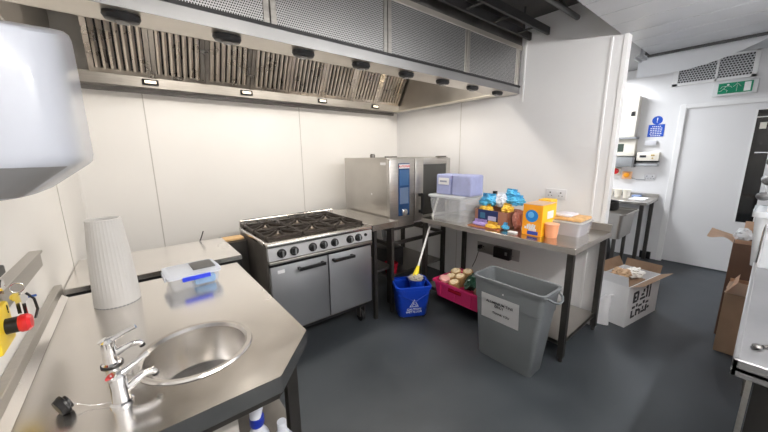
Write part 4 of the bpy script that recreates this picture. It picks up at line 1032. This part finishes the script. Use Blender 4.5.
# vent grille and exit sign
t = thing('vent_grille', 'white framed perforated vent grille high on the far wall', 'vent', (XF, .6, 2.32))
b = B(); y0, y1, z0, z1 = .265, .975, 2.315, 2.60
for (a, c, e, f_) in ((y0, y1, z0, z0 + .03), (y0, y0 + .04, z0, z1), (y1 - .05, y1, z0, z1), (.575, .595, z0, z1), (y0, y1, z1 - .02, z1)): b.box(XF - .025, XF, a, c, e, f_, .002, 1)
part(t, 'frame', b, trimw); part(t, 'perforated_plate', B().box(XF - .012, XF - .004, y0 + .03, y1 - .04, z0 + .02, z1 - .01), ventm)
t = thing('exit_sign', 'green and white emergency exit sign above the door', 'exit sign', (XF, .41, 2.14))
part(t, 'housing', B().box(XF - .06, XF, .235, .59, 2.135, 2.29, .008), mat('sign_housing', (.72, .73, .74), .3))
part(t, 'green_panel', B().box(XF - .064, XF - .06, .275, .545, 2.155, 2.272), signgreen)
def G(y, z): return (XF - .0655, y, z)
q = B()
yc = .48
q.cyl((XF - .0655, yc - .012, 2.25), (XF - .064, yc - .012, 2.25), .010, seg=14)
for a, c, w in (((yc, 2.238), (yc + .02, 2.205), .026), ((yc - .0, 2.236), (yc - .035, 2.232), .012), ((yc - .035, 2.232), (yc - .045, 2.215), .012), ((yc, 2.236), (yc + .035, 2.235), .012), ((yc + .035, 2.235), (yc + .045, 2.215), .008),
                ((yc + .02, 2.208), (yc - .012, 2.190), .015), ((yc - .012, 2.190), (yc - .008, 2.168), .014), ((yc + .02, 2.208), (yc + .040, 2.185), .015), ((yc + .040, 2.185), (yc + .055, 2.185), .010)):
    q.bar(G(*a), G(*c), w, .002)
part(t, 'running_figure', q, floorw)
q = B(); q.bar(G(.395, 2.17), G(.395, 2.24), .016, .002); q.bar(G(.395, 2.26), G(.365, 2.22), .014, .002); q.bar(G(.395, 2.26), G(.425, 2.22), .014, .002); part(t, 'arrow', q, floorw)
part(t, 'door_symbol', B().box(XF - .0665, XF - .064, .29, .34, 2.165, 2.262), floorw)
q = B(); q.tube([(4.35, .05, 2.60), (4.35, .04, 2.45), (4.35, .0, 2.36), (4.35, -.06, 2.33), (4.35, -.13, 2.36)], .014, 10); single('ceiling_cable', q, trimw, 'white looped cable hanging right of the vent grille', 'cable')

# ------------------------------------------------------------------ right-hand steel table with clutter
t = thing('dish_table', 'stainless table with a raised rim at the right edge of the picture', 'table', (2.2, -.4, 0))
DX0, DX1, DY0, DY1 = 1.30, 3.15, -.72, -.006
b = B(); b.box(DX0, DX1, DY0, DY1, .868, .878)
for (x0, x1, y0, y1) in ((DX0, DX1, DY1 - .014, DY1), (DX0, DX0 + .014, DY0, DY1), (DX1 - .014, DX1, DY0, DY1)): b.box(x0, x1, y0, y1, .85, .905, .003, 1)
part(t, 'tabletop', b, mat('table_steel', (.40, .40, .41), .36, 1, cvar=.10, rvar=.04))
part(t, 'apron', B().box(DX0 + .03, DX1 - .03, DY1 - .045, DY1 - .03, .78, .866), leg_m)
part(t, 'end_apron', B().box(DX0 + .05, DX0 + .056, DY0 + .02, DY1 - .05, .10, .866), blackmetal)
for x in (DX0 + .035, DX1 - .035):
    for y in (DY0 + .04, DY1 - .04): part(t, 'leg', B().box(x - .006, x + .006, y - .006, y + .006, 0, .868), steel_x)
sp_ = thing('serving_spoon', 'steel spoon lying on the near end of the raised-rim table', 'spoon', (1.5, -.075, .88))
q = B(); q.tube([(1.50, -.062, .884), (1.54, -.10, .888), (1.60, -.17, .886)], [.005, .004, .006], 8); part(sp_, 'handle', q, steel_dk)
q = B(); q.blob((1.485, -.050, .886), (.018, .012, .005), .05, 1, 3, 1); part(sp_, 'bowl', q, steel_dk)
# shelf rack and crates standing on it
rk = thing('gantry_rack', 'wire rack with hanging utensils on the right-hand steel table', 'rack', (3.0, -.3, .88))
for (x, y) in ((2.56, -.02), (3.10, -.02), (2.56, -.60), (3.10, -.60)): part(rk, 'upright', B().cyl((x, y, .878), (x, y, 1.50), .008, seg=12), chrome)
q = B()
for y in (-.02, -.32, -.60): q.cyl((2.56, y, 1.49), (3.10, y, 1.49), .006, seg=10)
for i in range(10): x = 2.56 + i * .54 / 9; q.cyl((x, -.02, 1.49), (x, -.60, 1.49), .004, seg=8)
q.cyl((2.95, .085, 1.485), (2.95, -.05, 1.485), .006, seg=8)
part(rk, 'top_shelf', q, chrome)
q = B()
for i in range(10): x = 2.56 + i * .54 / 9; q.cyl((x, -.02, 1.22), (x, -.60, 1.22), .004, seg=8)
for y in (-.02, -.60): q.cyl((2.56, y, 1.22), (3.10, y, 1.22), .006, seg=10)
part(rk, 'lower_shelf', q, chrome)
for i, (x, z0, z1, n_, lab) in enumerate(((2.72, .879, 1.18, 'storage_crate', 'translucent plastic crate with a purple label, lower right on the steel table'), (2.98, 1.226, 1.34, 'storage_crate', 'shallow translucent crate on the lower shelf of the wire rack'))):
    o = lthing(n_, lab, 'crate', (x, -.205, z0), 0)
    h = z1 - z0
    q = B(); q.tub(0, 0, [(.30, .42, 0), (.34, .46, h * .9), (.36, .48, h * .905), (.36, .48, h)], .03, .004); part(o, 'crate', q, clearw)
    if i == 0:
        part(o, 'label', B().box(-.172, -.168, .06, .12, h * .35, h * .5), purplem, 'purple label', local=True)
        q = B(); q.loft([q.rrect(0, 0, .34, .46, h - .01, .03), q.rrect(0, 0, .34, .46, h, .03)]); part(o, 'lid', q, clearw)
for i, (x, y, z) in enumerate(((2.66, -.0, 1.44), (2.62, .0, 1.34), (2.70, .01, 1.25))):
    o = lthing('hanging_ladle', ['dark ladle hanging highest on the wire rack', 'dark ladle hanging in the middle of the wire rack', 'dark ladle resting lowest on the wire rack'][i], 'ladle', (x, y, z), 0, 'ladles on the wire rack')
    q = B(); q.blob((0, 0, 0), (.035, .03, .024), .05, 1, 3, i); part(o, 'ladle_bowl', q, greyp)
    q = B(); q.tube([(0, -.01, .01), (.04, -.02, .03), (.10, -.02, .05)], .004, 8); part(o, 'ladle_handle', q, chrome)
# cardboard cartons
cb = lthing('tall_carton', 'tall open brown cardboard carton behind the shorter one, flaps spread', 'carton', (3.79, -.025, 0), .0)
q = B(); q.tub(0, 0, [(.34, .278, 0), (.34, .278, .785)], .002, .005); part(cb, 'carton', q, cardin, smooth=False)
q = B(); q.sheet(lambda u, v: Vector((-.165 + u * .33, .139 + v * .15, .786 + v * .045 + .02 * math.sin(v * 5) * (1 - u))), 4, 8, .004); part(cb, 'flap', q, cardlt, smooth=False)
q = B(); q.sheet(lambda u, v: Vector((-.170 - v * .02, -.13 + u * .26, .786 + v * .035)), 4, 3, .004); part(cb, 'flap', q, cardlt, smooth=False)
q = B(); q.sheet(lambda u, v: Vector((.170 + v * .02, -.13 + u * .235, .786 + v * .13)), 4, 3, .004); part(cb, 'flap', q, cardlt, smooth=False)
single('plastic_wrap', (lambda q: q.blob((3.70, .07, .845), (.05, .05, .05), .5, 3, 3, 21))(B()), clearw, 'crumpled clear wrap on the mouth of the tall carton', 'plastic wrap')
cs = lthing('short_carton', 'short brown cardboard carton in front of the tall one, its flaps half closed', 'carton', (3.44, -.035, 0), .0)
q = B(); q.tub(0, 0, [(.27, .255, 0), (.27, .255, .468)], .002, .005); part(cs, 'carton', q, cardm, smooth=False)
q = B(); q.sheet(lambda u, v: Vector((-.135 + v * .13, -.12 + u * .24, .470 + v * .055)), 3, 3, .004); part(cs, 'flap', q, mat('torn_card', (.72, .58, .46), .8), smooth=False)
q = B(); q.sheet(lambda u, v: Vector((-.13 + u * .26, .125 - v * .05, .470 + v * .09)), 6, 3, .004); part(cs, 'flap', q, cardlt, smooth=False)
q = B(); q.sheet(lambda u, v: Vector((.133 - v * .06, -.12 + u * .24, .472 + v * .06)), 3, 3, .004); part(cs, 'flap', q, cardlt, smooth=False)
q = B(); q.box(3.05, 3.056, -.12, -.022, 0, .44)
single('card_sheet', q, cardlt, 'pale cardboard offcut standing under the steel table edge', 'cardboard')

single('packing_paper', (lambda q: q.blob((3.45, .0, .46), (.09, .085, .05), .5, 3, 4, 31))(B()), mat('torn_card', (.72, .58, .46), .8), 'pale crumpled paper poking from the short brown carton', 'packing paper')
# ------------------------------------------------------------------ world, camera, view
w = bpy.data.worlds.new('world'); SC.world = w; w.use_nodes = True
w.node_tree.nodes['Background'].inputs[0].default_value = (.8, .85, .9, 1)
w.node_tree.nodes['Background'].inputs[1].default_value = .15
cam = bpy.data.cameras.new('camera'); co = bpy.data.objects.new('camera', cam); COL.objects.link(co)
cam.sensor_width = 36; cam.lens = 310.7 / 768 * 36; cam.clip_start = .02
yaw, pit, rol = [math.radians(a) for a in (51.21, 11.2, -.645)]
Fv = Vector((math.cos(yaw) * math.cos(pit), math.sin(yaw) * math.cos(pit), -math.sin(pit)))
R0 = Vector((math.sin(yaw), -math.cos(yaw), 0)); U0 = R0.cross(Fv)
Rv = R0 * math.cos(rol) + U0 * math.sin(rol); Uv = -R0 * math.sin(rol) + U0 * math.cos(rol)
co.matrix_world = Matrix(((Rv.x, Uv.x, -Fv.x, 0), (Rv.y, Uv.y, -Fv.y, 0), (Rv.z, Uv.z, -Fv.z, 1.5), (0, 0, 0, 1)))
SC.camera = co
SC.view_settings.view_transform = 'Standard'; SC.view_settings.look = 'None'
SC.view_settings.gamma = 1; SC.view_settings.use_curve_mapping = False
SC.view_settings.exposure = 0.2
SC.cycles.use_denoising = True
SC.cycles.max_bounces = 10; SC.cycles.diffuse_bounces = 6; SC.cycles.glossy_bounces = 5; SC.cycles.transparent_max_bounces = 12
SC.cycles.sample_clamp_indirect = 6
